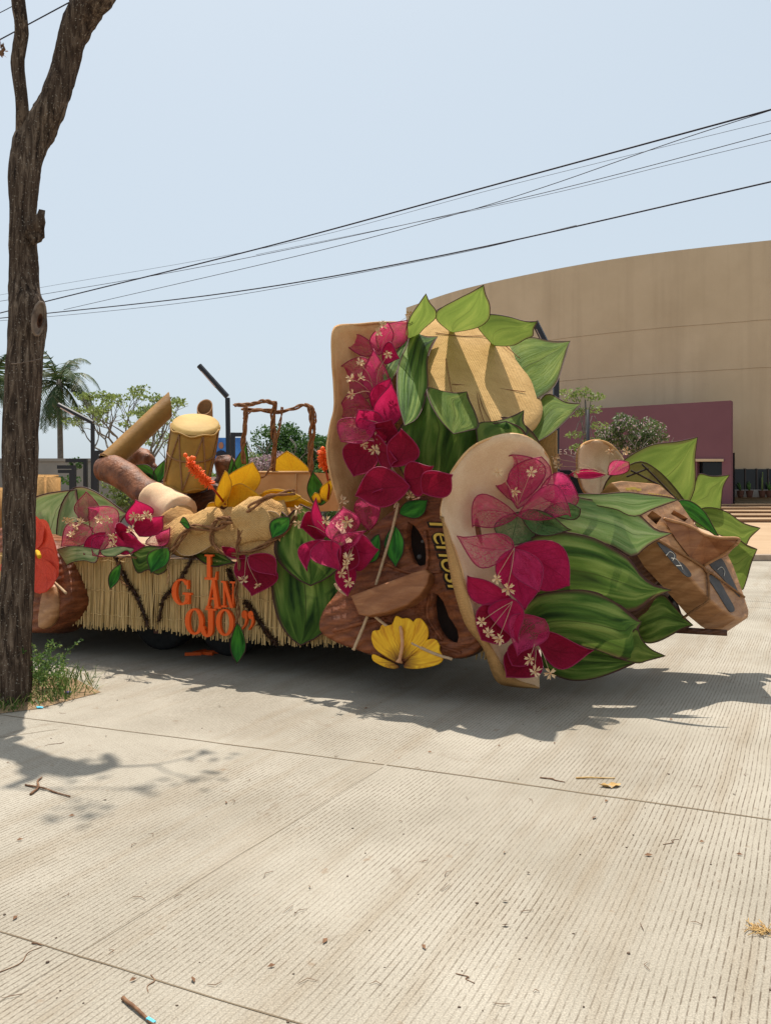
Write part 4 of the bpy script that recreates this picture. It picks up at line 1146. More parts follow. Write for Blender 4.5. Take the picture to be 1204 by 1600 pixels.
# striped green covers in front of the mask
edge_leaf([(470, 1008), (440, 800), (425, 930), (535, 925)], 'leaf_dark', -.05, k=.45, e=1.0, cup=-.02)
edge_leaf([(485, 915), (470, 788), (430, 860), (542, 860)], 'leaf_dark', -.10, k=.4, e=1.0, cup=-.02)

# ================================================================== BURLAP ROLLS, VINES
def roll(name, rows, mat, label, cat, seg=18, rough=.12, rf=4, sub=8):
    pts = cat_rom([F(x, y, w) for x, y, r, w in rows], sub); rad = lerp_list([r / FPX * depth(x, w) for x, y, r, w in rows], sub)
    bm = bm_new(); tube(bm, pts, rad, seg, 0, rough, rf); return bm
t = thing('burlap_bundle', F(370, 850, .2), 'rolled burlap bundle lying along the deck edge', 'cloth')
bm = roll('roll', [(262, 842, 24, .2), (300, 838, 30, .15), (345, 832, 32, .15), (400, 828, 40, .15), (438, 826, 42, .15)], 'burlap', '', '', rough=.22, rf=5)
obj('burlap_roll', bm, 'burlap', t)
bm = roll('roll', [(380, 822, 30, .05), (405, 815, 34, .02), (432, 812, 30, .05), (452, 806, 22, .1)], 'burlap', '', '', rough=.34, rf=6, seg=26)
obj('burlap_fold', bm, 'burlap', t)
bm = roll('roll', [(305, 828, 16, .02), (325, 818, 22, .0), (345, 815, 20, .05), (362, 822, 12, .1)], 'burlap', '', '', rough=.34, rf=6, seg=26)
obj('burlap_fold', bm, 'burlap', t)
bm = bm_new(); blade(bm, F(355, 845, -.02), F(440, 872, -.10), F(385, 868, -.1), F(430, 800, -.12), k=.55, e=1.0, cup=.05, nu=14, nv=8, wire=.004); obj('burlap_flap', bm, ['burlap', 'rope'], t)
bm = bm_new(); blade(bm, F(270, 845, -.02), F(330, 852, -.08), F(290, 868, -.1), F(320, 822, -.1), k=.5, e=1.0, cup=.05, nu=12, nv=6, wire=.004); obj('burlap_flap', bm, ['burlap', 'rope'], t)

def vine(label, pts, r, strands=3, m='vine', loose=1.25, leaves=(), w=-.12):
    t = thing('twisted_vine', F(pts[0][0], pts[0][1], w), label, 'vine', 'twisted vines draped over the deck edge')
    bm = bm_new(); twine(bm, [F(p[0], p[1], p[2] if len(p) > 2 else w) for p in pts], r, strands, 8, 9, loose); obj('stem', bm, m, t)
    for s in leaves:
        bm = bm_new(); a = [F(p[0], p[1], w - .05) for p in s]; blade(bm, *a, k=.45, e=1.4, cup=.12, wire=.004, nu=12, nv=6, seed=R.random() * 9)
        obj('leaf', bm, ['leaf_vivid', 'wire'], t)
    return t
vine('thick twisted vine arching from the left leaf up to the yellow petal', [(268, 862), (285, 838), (302, 824), (335, 826), (352, 818), (378, 808), (396, 790), (425, 774), (460, 768)], .012, 4, leaves=[[(297, 822), (286, 818), (284, 809), (295, 822)][:1] + [(281, 816), (288, 808), (292, 826)]], loose=1.5)
vine('twisted vine looping low across the burlap bundle', [(333, 818), (331, 845), (345, 862), (372, 866), (400, 858), (425, 845), (448, 828), (462, 806)], .009, 3, leaves=[[(452, 808), (425, 842), (424, 815), (447, 830)]], loose=1.4)
vine('short vine knot crossing the middle of the bundle', [(330, 828), (340, 812), (362, 810), (380, 822), (372, 850)], .009, 3)
vine('long vine hanging straight down past the letters to a leaf', [(374, 820), (371, 860), (374, 890), (369, 925), (372, 950), (370, 975)], .009, 3, leaves=[[(371, 973), (370, 1037), (360, 1010), (384, 1008)]])
vine('short pale vine ends dangling beside the green leaf', [(268, 862), (262, 880), (264, 895), (261, 912)], .006, 2, 'vine_pale', leaves=[[(262, 856), (236, 896), (232, 866), (262, 880)]])
vine('thin vine with a curled leaf left of the skirt seam', [(214, 872), (196, 870), (184, 882), (190, 908), (200, 916)], .005, 2, leaves=[[(189, 881), (172, 921), (171, 898), (186, 905)]])

# ================================================================== LEFT BLOOMS, LEAVES
t = thing('leaf_screen', F(110, 860, .8), 'pair of pale green striped leaves standing at the left end', 'artificial leaf')
for s, m in (([(75, 862), (120, 765), (40, 790), (120, 820)], 'leaf_pale'), ([(90, 870), (199, 803), (112, 764), (150, 868)], 'leaf_pale')):
    bm = bm_new(); a = [F(x, y, .7 - .1 * (m == 'x')) for x, y in s]; blade(bm, *a, k=.5, e=1.2, cup=.08, wire=.007, nu=16, nv=8, seed=R.random() * 9); obj('leaf', bm, [m, 'wire'], t)
bloom('faded bougainvillea bloom with one brown bract at the far left of the deck', .12, [(135, 815, 135, 768, 116, 795, 155, 795, 'petal_brown'), (145, 825, 96, 854, 108, 818, 132, 850, 'petal_lace'), (165, 832, 131, 866, 138, 840, 152, 862, 'petal')], [(110, 815), (119, 823), (127, 815), (112, 835), (104, 812)])
bloom('bougainvillea bloom upright beside the brown bract', .06, [(176, 840, 138, 793, 143, 828, 184, 798, 'petal_lace'), (172, 838, 145, 868, 146, 842, 172, 866, 'petal_lace'), (174, 838, 228, 852, 200, 832, 190, 866, 'petal')], [(156, 813), (171, 812), (176, 838), (178, 850)])
bloom('bougainvillea bloom leaning on the pale sleeve', .08, [(208, 822, 212, 781, 196, 806, 240, 800, 'petal'), (218, 838, 256, 806, 212, 815, 250, 832, 'petal'), (228, 850, 266, 824, 238, 836, 258, 852, 'petal_lace'), (215, 842, 180, 826, 190, 818, 195, 846, 'petal_red')], [(210, 807), (228, 805), (220, 808), (205, 828), (234, 806)])
bloom('shade-darkened bougainvillea bloom hanging over the straw by the quotation mark', -.08, [(385, 866, 393, 931, 366, 893, 434, 898, 'petal_red'), (385, 872, 347, 854, 358, 870, 368, 858, 'petal_red'), (390, 868, 432, 900, 395, 890, 425, 868, 'petal_red')], [(381, 907, -.16), (403, 915, -.16)])

# left mask with red flower
mo, mn = F(75, 925, -.15), (-W + V((-.25, 0, .2))).normalized()
t = thing('carved_mask', F(70, 985, -.1), 'reddish brown carved mask with scarlet flower behind the trunk', 'mask', 'carved wooden masks on the float')
ol = smooth_poly([(-20, 830), (40, 828), (80, 850), (97, 880), (105, 925), (100, 950), (80, 976), (58, 987), (30, 985), (-10, 960), (-30, 900)], 3)
bm = bm_new(); prism(bm, [PL(x, y, mo, mn) for x, y in ol], [], -mn * .35, .05); obj('face', bm, 'wood', t)
bm = bm_new(); ol = [(62, 935), (72, 912), (84, 918), (86, 950), (76, 975), (58, 980)]
prism(bm, [PL(x, y, mo + mn * .05, mn) for x, y in smooth_poly(ol, 3)], [], -mn * .07, .03); obj('nose', bm, 'wood_pale', t)
bm = bm_new(); tube(bm, cat_rom([PL(x, y, mo + mn * .07, mn) for x, y in ((30, 925), (50, 919), (64, 904), (74, 901), (90, 914), (104, 927))], 6), .012, 6); obj('rope', bm, 'rope', t)
tf = thing('scarlet_flower', PL(50, 870, mo + mn * .1, mn), 'big scarlet flower on the left carved mask', 'artificial flower')
for s in ([(52, 868), (92, 880), (70, 812), (78, 905)], [(50, 872), (72, 925), (88, 890), (48, 915)], [(48, 866), (30, 800), (15, 850), (68, 822)], [(46, 872), (5, 905), (10, 870), (45, 925)]):
    bm = bm_new(); blade(bm, *[PL(x, y, mo + mn * (.10 + .05 * (i > 0)), mn) for i, (x, y) in enumerate(s)], k=.6, e=.6, cup=.08, ruffle=.02, wire=0, seed=R.random() * 9, nv=8, nu=14); obj('petal', bm, ['orange_red'], tf)
bm = bm_new(); tube(bm, cat_rom([PL(50, 870, mo + mn * .1, mn), PL(58, 862, mo + mn * .28, mn), PL(62, 870, mo + mn * .4, mn)], 5), .02, 6); obj('pistil', bm, 'yellow', tf)
# burlap post ends behind it
for (x0, y0, x1, y1, w, lab) in ((55, 742, 84, 775, 1.0, 'pale burlap block standing behind the left leaves'), (-40, 762, 8, 850, .9, 'pale burlap bundle at the left frame edge')):
    c = F((x0 + x1) / 2, (y0 + y1) / 2, w); sx = (F(x1, y0, w) - F(x0, y0, w)).length; zt = F(x0, y0, w).z
    bm = bm_new(); box(bm, V((c.x, c.y, (zt + 1.0) / 2)), sx, sx, zt - 1.0, FAX); bevel(bm, .03, 2)
    for v in bm.verts: v.co += U * .04 * noise.noise(v.co * 3)
    tag(obj('burlap_block', bm, 'burlap_fine'), lab, 'cloth')

# ================================================================== FIGURE WITH BAMBOO, DRUM
fg = thing('foam_figure', F(270, 800, .8), 'reclining brown foam figure with bent arm and pale sleeve', 'sculpture')
bm = roll('arm', [(158, 733, 17, .55), (172, 732, 21, .55), (195, 746, 22, .5), (222, 764, 23, .45), (250, 783, 24, .4)], 'arm', '', '', rough=.14, rf=3.3); obj('arm', bm, 'arm', fg)
bm = roll('sleeve', [(238, 775, 25, .42), (258, 790, 29, .38), (282, 806, 31, .3)], 'straw', '', '', rough=.06, rf=6); obj('sleeve', bm, 'straw_cloth', fg)
bm = roll('cuff', [(272, 812, 32, .28), (286, 832, 31, .25), (292, 850, 30, .2)], 'straw', '', '', rough=.1, rf=6); obj('cuff', bm, 'burlap_fine', fg)
bm = roll('body', [(225, 745, 16, .9), (262, 765, 26, .9), (300, 785, 34, .9), (345, 790, 34, .9), (380, 790, 26, .9)], 'w', '', '', rough=.3, rf=5); obj('torso', bm, 'wood_dark', fg)
bm = roll('body', [(352, 770, 20, 1.0), (352, 740, 18, 1.0), (351, 722, 15, 1.0), (350, 712, 9, 1.0)], 'w', '', '', rough=.2, rf=7); obj('knee', bm, 'arm', fg)
bm = roll('body', [(200, 724, 9, 1.2), (218, 716, 12, 1.2), (232, 722, 10, 1.2), (238, 740, 10, 1.2)], 'w', '', '', rough=.5, rf=10); obj('hand', bm, 'arm', fg)
def hollow_tube(name, a, b, r, label, m='bamboo', cut=.0, w=.6, flare=1.0):
    t = thing(name, a, label, 'bamboo tube', 'bamboo tubes held by the foam figure')
    d = (b - a).normalized(); side = d.cross(V((0, 1, 0))).normalized(); fr = side.cross(d)
    N = 24; bm = bm_new(); rings = []
    def ring(t_, rad, c):
        out = []
        for k in range(N):
            an = 2 * math.pi * k / N; o_ = side * math.cos(an) * rad + fr * math.sin(an) * rad
            sl = c[0] * math.cos(an) * rad + c[1] * math.sin(an) * rad
            out.append(bm.verts.new(a.lerp(b, t_) + o_ + d * sl))
        return out
    def skin(rs, mi):
        for p, q in zip(rs, rs[1:]):
            for k in range(N): bm.faces.new((p[k], p[(k + 1) % N], q[(k + 1) % N], q[k])).material_index = mi
    skin([ring(t_, r * (1 + .03 * noise.noise(V((t_ * 9, 0, 0)))), (0, 0) if t_ < .8 else tuple(x * max(0, (t_ - .8) * 5) for x in cut)) for t_ in (0, .2, .4, .5, .6, .8, 1)], 0)
    skin([ring(1, r, cut), ring(1, r * .88, cut)], 0)
    rings = [ring(1, r * .88, cut), ring(.6, r * .86, (0, 0)), ring(.3, r * .86, (0, 0))]; skin(rings, 1)
    bm.faces.new(rings[-1]).material_index = 1
    obj('tube_body', bm, [m, 'bamboo_in'], t)
    bm = bm_new(); c0 = [a + (b - a) * .02 + side * math.cos(x) * r * 1.02 + fr * math.sin(x) * r * 1.02 for x in [i * 6.283 / 20 for i in range(21)]]; tube(bm, c0, .008, 5); obj('binding', bm, 'rope_dark', t)
    return t
hollow_tube('bamboo_tube', F(168, 724, .55), F(266, 632, 1.25), .112, 'long ochre bamboo tube slanting up from the foam hand', cut=(.95, .1))
hollow_tube('bamboo_tube', F(322, 720, 1.3), F(320, 636, 1.3), .085, 'short brown bamboo tube upright behind the drum', 'bamboo_in', cut=(0, 1.15))
# drum
dr = thing('drum', F(296, 768, .7), 'tall ochre hand drum with rope lacing', 'drum')
ct, cb = F(306, 662, .75), F(292, 756, .62); ax = (ct - cb).normalized(); sx_ = ax.cross(V((0, 1, 0))).normalized() * -1; sy_ = ax.cross(sx_)
tiltv = (ax + V((0, -.32, 0))).normalized()
mpx = 7.35 / FPX
def dring(t_, r, n=36):
    c = cb.lerp(ct, t_); out = []
    e2 = V((0, 1, 0)) - ax * ax.y; e2 = (e2.normalized() * .83 + V((0, 0, .56))).normalized()
    for k in range(n):
        a_ = 2 * math.pi * k / n; out.append(c + sx_ * math.cos(a_) * r + e2 * math.sin(a_) * r)
    return out
prof = [(0, 36), (.06, 38), (.3, 39.5), (.6, 40), (.9, 40), (.97, 41), (1.0, 40)]
bm = bm_new(); rs = [[bm.verts.new(p) for p in dring(t_, r * mpx)] for t_, r in prof]
for p, q in zip(rs, rs[1:]):
    for k in range(36): bm.faces.new((p[k], p[(k + 1) % 36], q[(k + 1) % 36], q[k]))
bm.faces.new(rs[0][::-1]); obj('shell', bm, 'drum', dr)
bm = bm_new(); r0 = [bm.verts.new(p + ax * .006) for p in dring(1.0, 40.5 * mpx)]; r1 = [bm.verts.new(p + ax * .02) for p in dring(1.0, 38 * mpx)]; r2 = [bm.verts.new(p) for p in dring(.96, 41.6 * mpx)]
for k in range(36): bm.faces.new((r0[k], r0[(k + 1) % 36], r1[(k + 1) % 36], r1[k])); bm.faces.new((r2[k], r2[(k + 1) % 36], r0[(k + 1) % 36], r0[k]))
bm.faces.new(r1); obj('skin', bm, 'hide', dr)
for t_, r in ((.94, 42), (.05, 39)):
    bm = bm_new(); q = dring(t_, r * mpx); q = [p + V((0, 0, .012 * math.sin(i * 1.1))) for i, p in enumerate(q)]; tube(bm, q + [q[0]], .011, 6); obj('hoop', bm, 'drum', dr)
bm = bm_new(); n_ = 36
zz = [dring(.93, 41.5 * mpx), dring(.06, 39 * mpx), dring(.5, 41 * mpx)]
for k in range(0, 36, 6):
    for a_, b_ in ((k, k + 3), (k + 6, k + 3)):
        pts = []
        for i in range(9):
            u = i / 8; kk = a_ + (b_ - a_) * u; lo = int(math.floor(kk)); fr_ = kk - lo
            q0, q1 = dring(.93 - .87 * u, 41.3 * mpx)[lo % 36], dring(.93 - .87 * u, 41.3 * mpx)[(lo + 1) % 36]; pts.append(q0.lerp(q1, fr_))
        tube(bm, pts, .008, 5)
q = dring(.52, 41.4 * mpx); tube(bm, q + [q[0]], .008, 5)
obj('lacing', bm, 'rope_dark', dr)
# leaves under the drum
t = thing('leaf_spray', F(240, 760, .7), 'small dark green leaf spray tucked left of the drum', 'artificial leaf')
for s in ([(245, 760), (212, 727), (218, 745), (236, 730)], [(245, 758), (258, 718), (240, 738), (258, 740)], [(240, 756), (222, 740), (226, 752), (236, 742)]):
    bm = bm_new(); blade(bm, *[F(x, y, .55) for x, y in s], cup=.1, wire=.004); obj('leaf', bm, ['leaf_vivid', 'wire'], t)
t = thing('leaf_spray', F(372, 760, .9), 'upright green leaf between the log and the basket', 'artificial leaf')
for s in ([(372, 770), (386, 690), (362, 735), (388, 735)], [(365, 770), (362, 712), (355, 745), (372, 745)]):
    bm = bm_new(); blade(bm, *[F(x, y, .85) for x, y in s], cup=.1, wire=.004); obj('leaf', bm, ['leaf_vivid', 'wire'], t)

# hibiscus
def hib(label, w, petals, brush, stem, cat='artificial flower'):
    t = thing('hibiscus_flower', F(petals[0][0], petals[0][1], w), label, cat, 'giant hibiscus flowers')
    for i, s in enumerate(petals):
        bm = bm_new(); a = petal_px(s, w - .03 * i, -.18, -.08, .04); blade(bm, *a, k=.62, e=1.0, pw=.8, cup=.12, ruffle=.018, wire=.004, nu=16, nv=8, seed=R.random() * 30)
        obj('petal', bm, ['yellow', 'wire_yellow'], t)
    if stem:
        bm = bm_new(); tube(bm, cat_rom([F(x, y, w_) for x, y, w_ in stem], 6), .010, 6); obj('style', bm, 'stem_red', t)
    if brush:
        bm = bm_new(); c = cat_rom([F(x, y, w_) for x, y, w_ in brush], 10); tube(bm, c, .014, 6)
        for p in c:
            for _ in range(16):
                d = V((R.gauss(0, 1), R.gauss(0, 1), R.gauss(0, 1))).normalized(); tube(bm, [p, p + d * R.uniform(.04, .065)], [.006, .004], 4)
        b0 = F(brush[-1][0], brush[-1][1], brush[-1][2])
        for k in range(5): ico(bm, b0 + V((R.uniform(-.05, .05), R.uniform(-.04, .04), R.uniform(.0, .09))), .022, 1)
        obj('pistil', bm, 'pistil', t)
    return t
hib('large yellow hibiscus with orange bristly pistil beside the drum', .35, [(350, 792, 395, 722, 345, 755, 402, 762), (345, 796, 320, 808, 328, 786, 345, 812), (356, 794, 408, 778, 372, 756, 392, 806), (352, 796, 372, 830, 350, 818, 380, 810), (346, 790, 352, 735, 336, 778, 362, 760)], [(327, 757, .0), (312, 742, -.08), (296, 724, -.15)], [(352, 788, .3), (340, 772, .1), (327, 757, .0)])
hib('yellow hibiscus petals lying over the bundle toward the pink bloom', .2, [(395, 785, 492, 790, 440, 768, 440, 792), (405, 782, 470, 776, 430, 764, 445, 784)], None, None)
hib('yellow hibiscus petal standing up behind the basket', 1.0, [(455, 745, 448, 705, 425, 730, 482, 735)], None, None)
hib('smaller hibiscus at the hat brim with drooping orange pistil', .35, [(508, 782, 520, 748, 500, 765, 516, 775), (500, 785, 492, 770, 488, 780, 500, 775)], [(507, 728, .2), (506, 718, .15), (505, 708, .15)], [(512, 780, .3), (514, 760, .25), (509, 735, .2)])
t = thing('leaf_spray', F(498, 790, .6), 'bright leaf spray between basket and standing hat brim', 'artificial leaf')
for s in ([(495, 792), (488, 735), (480, 765), (506, 765)], [(500, 790), (518, 745), (498, 768), (516, 775)]):
    bm = bm_new(); blade(bm, *[F(x, y, .55) for x, y in s], cup=.1, wire=.004); obj('leaf', bm, ['leaf_vivid', 'wire'], t)

# basket with twig handle
bk = thing('basket', F(440, 790, .8), 'cardboard basket with twisted twig handle frame', 'basket')
w0 = .7
bm = bm_new(); cor = [F(392, 738, w0), F(483, 738, w0), F(486, 800, w0), F(400, 800, w0)]; bk_d = W * .6
def wall4(bm, a, b, c, d, th): 
    f = [bm.verts.new(p) for p in (a, b, c, d)]; g = [bm.verts.new(p + th) for p in (a, b, c, d)]
    bm.faces.new(f); bm.faces.new(g[::-1])
    for i in range(4): bm.faces.new((f[i], g[i], g[(i + 1) % 4], f[(i + 1) % 4]))
wall4(bm, *cor, W * .02); wall4(bm, *[p + W * .6 for p in cor], W * .02)
wall4(bm, cor[0] + W * .02, cor[0] + W * .6, cor[3] + W * .6, cor[3] + W * .02, U * .02); wall4(bm, cor[1] + W * .02 - U * .02, cor[1] + W * .6 - U * .02, cor[2] + W * .6 - U * .02, cor[2] + W * .02 - U * .02, U * .02)
bmesh.ops.recalc_face_normals(bm, faces=bm.faces[:]); obj('box', bm, 'cardboard', bk, False)
bm = bm_new(); tube(bm, [F(463, 740, w0 - .015), F(462, 760, w0 - .02), F(464, 800, w0 - .015)], .007, 4); tube(bm, [cor[0] - W * .01, cor[1] - W * .01], .012, 5); obj('seam', bm, 'cardboard', bk)
def twigpart(pts, r, st=3):
    bm = bm_new(); twine(bm, [F(x, y, w) for x, y, w in pts], r, st, 6, 6, 1.1); obj('twig_bar', bm, 'vine', bk)
twigpart([(381, 725, .75), (380, 690, .75), (384, 655, .75), (383, 636, .75)], .014)
twigpart([(427, 737, .75), (428, 690, .75), (426, 660, .75), (429, 628, .75)], .016)
twigpart([(429, 700, .72), (436, 670, .72), (441, 636, .72)], .008, 2)
twigpart([(486, 742, .75), (485, 700, .75), (488, 665, .75), (484, 636, .75)], .016)
twigpart([(366, 634, .72), (390, 632, .7), (412, 627, .7), (432, 630, .72)], .013)
twigpart([(378, 640, .78), (405, 641, .8), (430, 644, .8), (455, 640, .8), (475, 632, .78), (490, 640, .78)], .012)
twigpart([(381, 655, .75), (388, 645, .74), (400, 641, .74), (430, 640, .74)], .008, 2)
twigpart([(476, 632, .75), (488, 637, .73), (493, 655, .74), (486, 668, .75)], .008, 2)
twigpart([(400, 750, .6), (415, 742, .62), (428, 725, .7)], .008, 2)

# ================================================================== CENTRE MASK
cm = thing('carved_mask', F(620, 1040, -.1), 'large reddish carved mask with gold script leaning on the skirt', 'mask', 'carved wooden masks on the float')
mo = F(620, 910, -.22); mn = (-W + V((0, 0, .22)) + U * .10).normalized()
Q = lambda x, y, o=0.0: PL(x, y, mo + mn * o, mn)
ol = smooth_poly([(546, 872), (565, 842), (592, 812), (625, 788), (660, 773), (700, 768), (735, 778), (752, 850), (760, 940), (755, 1000), (740, 1020), (715, 1028), (690, 1028), (660, 1038), (620, 1037), (585, 1026), (552, 1014), (520, 1002), (497, 984), (502, 955), (524, 925), (538, 898)], 3)
eye1 = smooth_poly([(637, 815), (654, 830), (666, 858), (665, 882), (647, 880), (635, 850)], 2)[::-1]
eye2 = smooth_poly([(676, 926), (692, 940), (701, 964), (714, 984), (714, 1004), (692, 995), (677, 966)], 2)[::-1]
bm = bm_new(); prism(bm, [Q(*p) for p in ol], [[Q(*p) for p in eye1], [Q(*p) for p in eye2]], -mn * .20, .035)
obj('face', bm, ['wood', 'hole'], cm)
bm = bm_new()
prism(bm, [Q(x, y, .20) for x, y in ((547, 931), (600, 911), (646, 894), (664, 889), (671, 896), (667, 912), (656, 930), (636, 945), (604, 957), (575, 963), (560, 960))], [], -mn * .24, .016)
obj('nose', bm, 'wood_nose', cm, False)
# carved ridges over the cheeks
bm = bm_new()
for pts, r in (([(600, 880), (640, 895), (690, 893)], .014), ([(664, 830), (668, 870), (664, 900)], .016), ([(600, 968), (640, 985), (690, 1010), (720, 1020)], .012), ([(670, 930), (668, 965), (690, 1000)], .014), ([(520, 985), (560, 975), (600, 965)], .02)):
    tube(bm, cat_rom([Q(x, y, .0) for x, y in pts], 6), r, 7)
obj('ridge', bm, 'wood', cm)
for x, y, r in ((655, 870, .020), (660, 846, .014)):
    bm = bm_new(); ico(bm, Q(x, y, -.02), r, 2, (1, .6, 1)); obj('eye_bead', bm, 'slate', cm)
bm = bm_new()
for pts in ([(622, 787), (612, 830), (600, 870), (587, 914)], [(577, 955), (567, 980), (552, 1016)], [(577, 956), (600, 975), (640, 1003), (680, 1022), (706, 1030)], [(523, 912), (530, 922), (542, 930)]):
    c = cat_rom([Q(x, y, .05 if pts[0][1] < 900 else .06) for x, y in pts], 8); tube(bm, c, .012, 6, rough=.1, rfreq=60)
obj('rope', bm, 'rope', cm)
me = text_mesh('Tenosi', .235, .010, .38, -.001, .95)
place_text('script_lettering', me, 'gold', Q(667, 806, .02), Q(703, 912, .02) - Q(667, 806, .02), Q(700, 796, .02) - Q(667, 806, .02), cm)
me = text_mesh('Tenosi', .235, .006, .38, .012, .95)
place_text('lettering_outline', me, 'hole', Q(666.5, 807, .012), Q(703, 912, .02) - Q(667, 806, .02), Q(700, 796, .02) - Q(667, 806, .02), cm)
# painted hibiscus board on the chin
hb = thing('hibiscus_board', Q(628, 1035, .05), 'flat cut out yellow hibiscus on the centre mask', 'artificial flower')
def fanpetal(pts, o, m='yellow'):
    bm = bm_new(); sm = smooth_poly(pts, 3); prism(bm, [Q(x, y, o) for x, y in sm], [], -mn * .02, .006)
    # uv from the flower heart outwards
    uvl = bm.loops.layers.uv.verify(); h = Q(626, 1036, o)
    for f in bm.faces:
        for lp in f.loops:
            d = lp.vert.co - h; lp[uvl].uv = (.5 + math.atan2(d.dot(U), d.z) * .5, d.length / .45)
    obj('petal', bm, ['yellow_board'], hb, False)
n = NT('painted hibiscus yellow'); uv = n.node('ShaderNodeUVMap').outputs[0]; sp = n.node('ShaderNodeSeparateXYZ'); n.l(uv, sp.inputs[0])
cb_ = n.node('ShaderNodeCombineXYZ'); n.l(n.math('MULTIPLY', sp.outputs[0], 9), cb_.inputs[0]); n.l(n.math('MULTIPLY', sp.outputs[1], .8), cb_.inputs[1])
ray = n.noise(cb_.outputs[0], 2.5, 3)
c = n.ramp(ray, [(.3, srgb(196, 128, 16)), (.5, srgb(226, 168, 24)), (.7, srgb(240, 190, 40))])
heart = n.ramp(n.math('ADD', sp.outputs[1], n.math('MULTIPLY', ray, .25)), [(.18, 1.0), (.5, 0.0)])
n.base(n.mix(heart, c, srgb(84, 30, 14)), .6); M['yellow_board'] = n.m
fanpetal([(626, 1034), (606, 1000), (600, 980), (612, 975), (618, 962), (628, 966), (638, 966), (648, 978), (642, 1005)], .075)
fanpetal([(624, 1036), (590, 1018), (580, 1000), (582, 986), (592, 984), (596, 976), (606, 980), (614, 1005)], .062)
fanpetal([(628, 1034), (638, 1000), (646, 970), (656, 966), (662, 972), (668, 982), (668, 995), (660, 1008), (645, 1022)], .068)
fanpetal([(622, 1040), (596, 1028), (582, 1022), (582, 1032), (600, 1042), (616, 1045)], .055)
fanpetal([(630, 1040), (650, 1015), (662, 1002), (678, 998), (686, 1008), (686, 1016), (692, 1028), (684, 1038), (660, 1044), (640, 1045)], .059)
bm = bm_new(); tube(bm, cat_rom([Q(623, 1035, .09), Q(628, 1010, .10), Q(627, 990, .10), Q(625, 978, .10)], 5), [.03] + [.014] * 14 + [.008], 7); obj('pistil', bm, 'tan_foam', hb)
lv_ = thing('leaf_board', Q(620, 870, .05), 'serrated glossy leaves pinned on the centre mask under the rope', 'artificial leaf')
for s in ([(624, 803), (668, 781), (636, 784), (655, 808)], [(617, 822), (618, 886), (600, 850), (631, 852)], [(592, 835), (576, 880), (576, 850), (592, 868)]):
    bm = bm_new(); blade(bm, *[Q(x, y, .035) for x, y in s], k=.45, e=1.2, cup=-.03, wire=.004, ruffle=.015, nu=16); obj('leaf', bm, ['leaf_vivid', 'wire'], lv_)

# centre bloom
bloom('bougainvillea bloom hanging between burlap bundle and centre mask', -.18, [
    (508, 838, 469, 825, 485, 800, 492, 842, 'petal_red'), (512, 840, 494, 777, 488, 815, 505, 812, 'petal'),
    (575, 828, 598, 763, 554, 790, 592, 805, 'petal_lace'), (528, 848, 536, 792, 508, 828, 562, 818, 'petal_lace'),
    (506, 843, 480, 893, 468, 855, 494, 860, 'petal'), (500, 846, 532, 892, 486, 872, 530, 852, 'petal'),
    (525, 868, 572, 830, 520, 842, 556, 850, 'petal_lace')],
    [(508, 815, -.5), (543, 816, -.5), (465, 795, -.2), (466, 818, -.25), (535, 783, -.2)], (520, 842), fr=.05)
bloom('lower bougainvillea bloom dripping florets over the mask edge', -.30, [
    (548, 850, 592, 858, 566, 836, 558, 892, 'petal'), (545, 872, 543, 932, 524, 900, 556, 900, 'petal'), (552, 848, 535, 895, 528, 860, 560, 880, 'petal_red')],
    [(543, 873, -.5), (533, 896, -.5), (545, 910, -.5), (541, 882, -.5)], (550, 850), fr=.046)

# ================================================================== STANDING HAT AND FIGURE ONE
def hat(name, rim, centre, label, m, thick=.018, inner=.9, n=4, mats2='straw_tan', cup=.12, band=None, pf=P):
    rp = cat_rom([pf(*p) for p in rim], n)
    c = pf(*centre); t = thing(name, rp[0], label, 'hat', 'giant straw hats on the float')
    bm = bm_new(); rows = []
    S_ = 16
    for p in rp:
        row = []
        for j in range(S_):
            u = j / (S_ - 1) * inner; q = p.lerp(c, u)
            ax_ = (c - p).normalized(); q += V((.0, 1, -.1)) * cup * math.sin(math.pi * u) + V((0, 1, 0)) * (.06 * noise.noise(q * 2.2) + .035 * noise.noise(V((q.x * 9, q.y * 9, q.z * 1.5))))
            row.append(bm.verts.new(q))
        rows.append(row)
    for a, b in zip(rows, rows[1:]):
        for j in range(S_ - 1): bm.faces.new((a[j], b[j], b[j + 1], a[j + 1]))
    o = obj('brim', bm, m, t)
    md = o.modifiers.new('thickness', 'SOLIDIFY'); md.thickness = thick; md.offset = 0
    bm = bm_new(); tube(bm, rp, thick * .8, 7, rough=.12, rfreq=25); obj('rim', bm, mats2, t)
    if band:
        bm = bm_new(); a = cat_rom([pf(*p) for p in band[0]], 6); b = cat_rom([pf(*p) for p in band[1]], 6); r0 = None
        for p, q in zip(a, b):
            m_ = (p + q) / 2 + V((0, -.03, 0)); r1 = [bm.verts.new(x) for x in (p, m_, q)]
            if r0: bm.faces.new((r0[0], r1[0], r1[1], r0[1])); bm.faces.new((r0[1], r1[1], r1[2], r0[2]))
            r0 = r1
        o = obj('edge_band', bm, 'burlap_fine', t); md = o.modifiers.new('thickness', 'SOLIDIFY'); md.thickness = .02
    return t
hat('straw_hat', [(580, 850, 7.3), (548, 840, 7.0), (533, 800, 6.7), (518, 748, 6.65), (511, 705, 6.7), (516, 667, 6.72), (523, 630, 6.75), (519, 555, 6.8), (520, 520, 6.85), (530, 509, 6.9), (560, 507, 7.0), (600, 504, 7.15), (650, 508, 7.6), (690, 540, 7.8), (705, 620, 7.8), (700, 700, 7.7), (670, 800, 7.7), (620, 850, 7.5), (580, 850, 7.3)], (620, 660, 7.4), 'tall tan straw hat brim standing upright at the centre', 'straw_tan', cup=.10, thick=.014, inner=1.0)
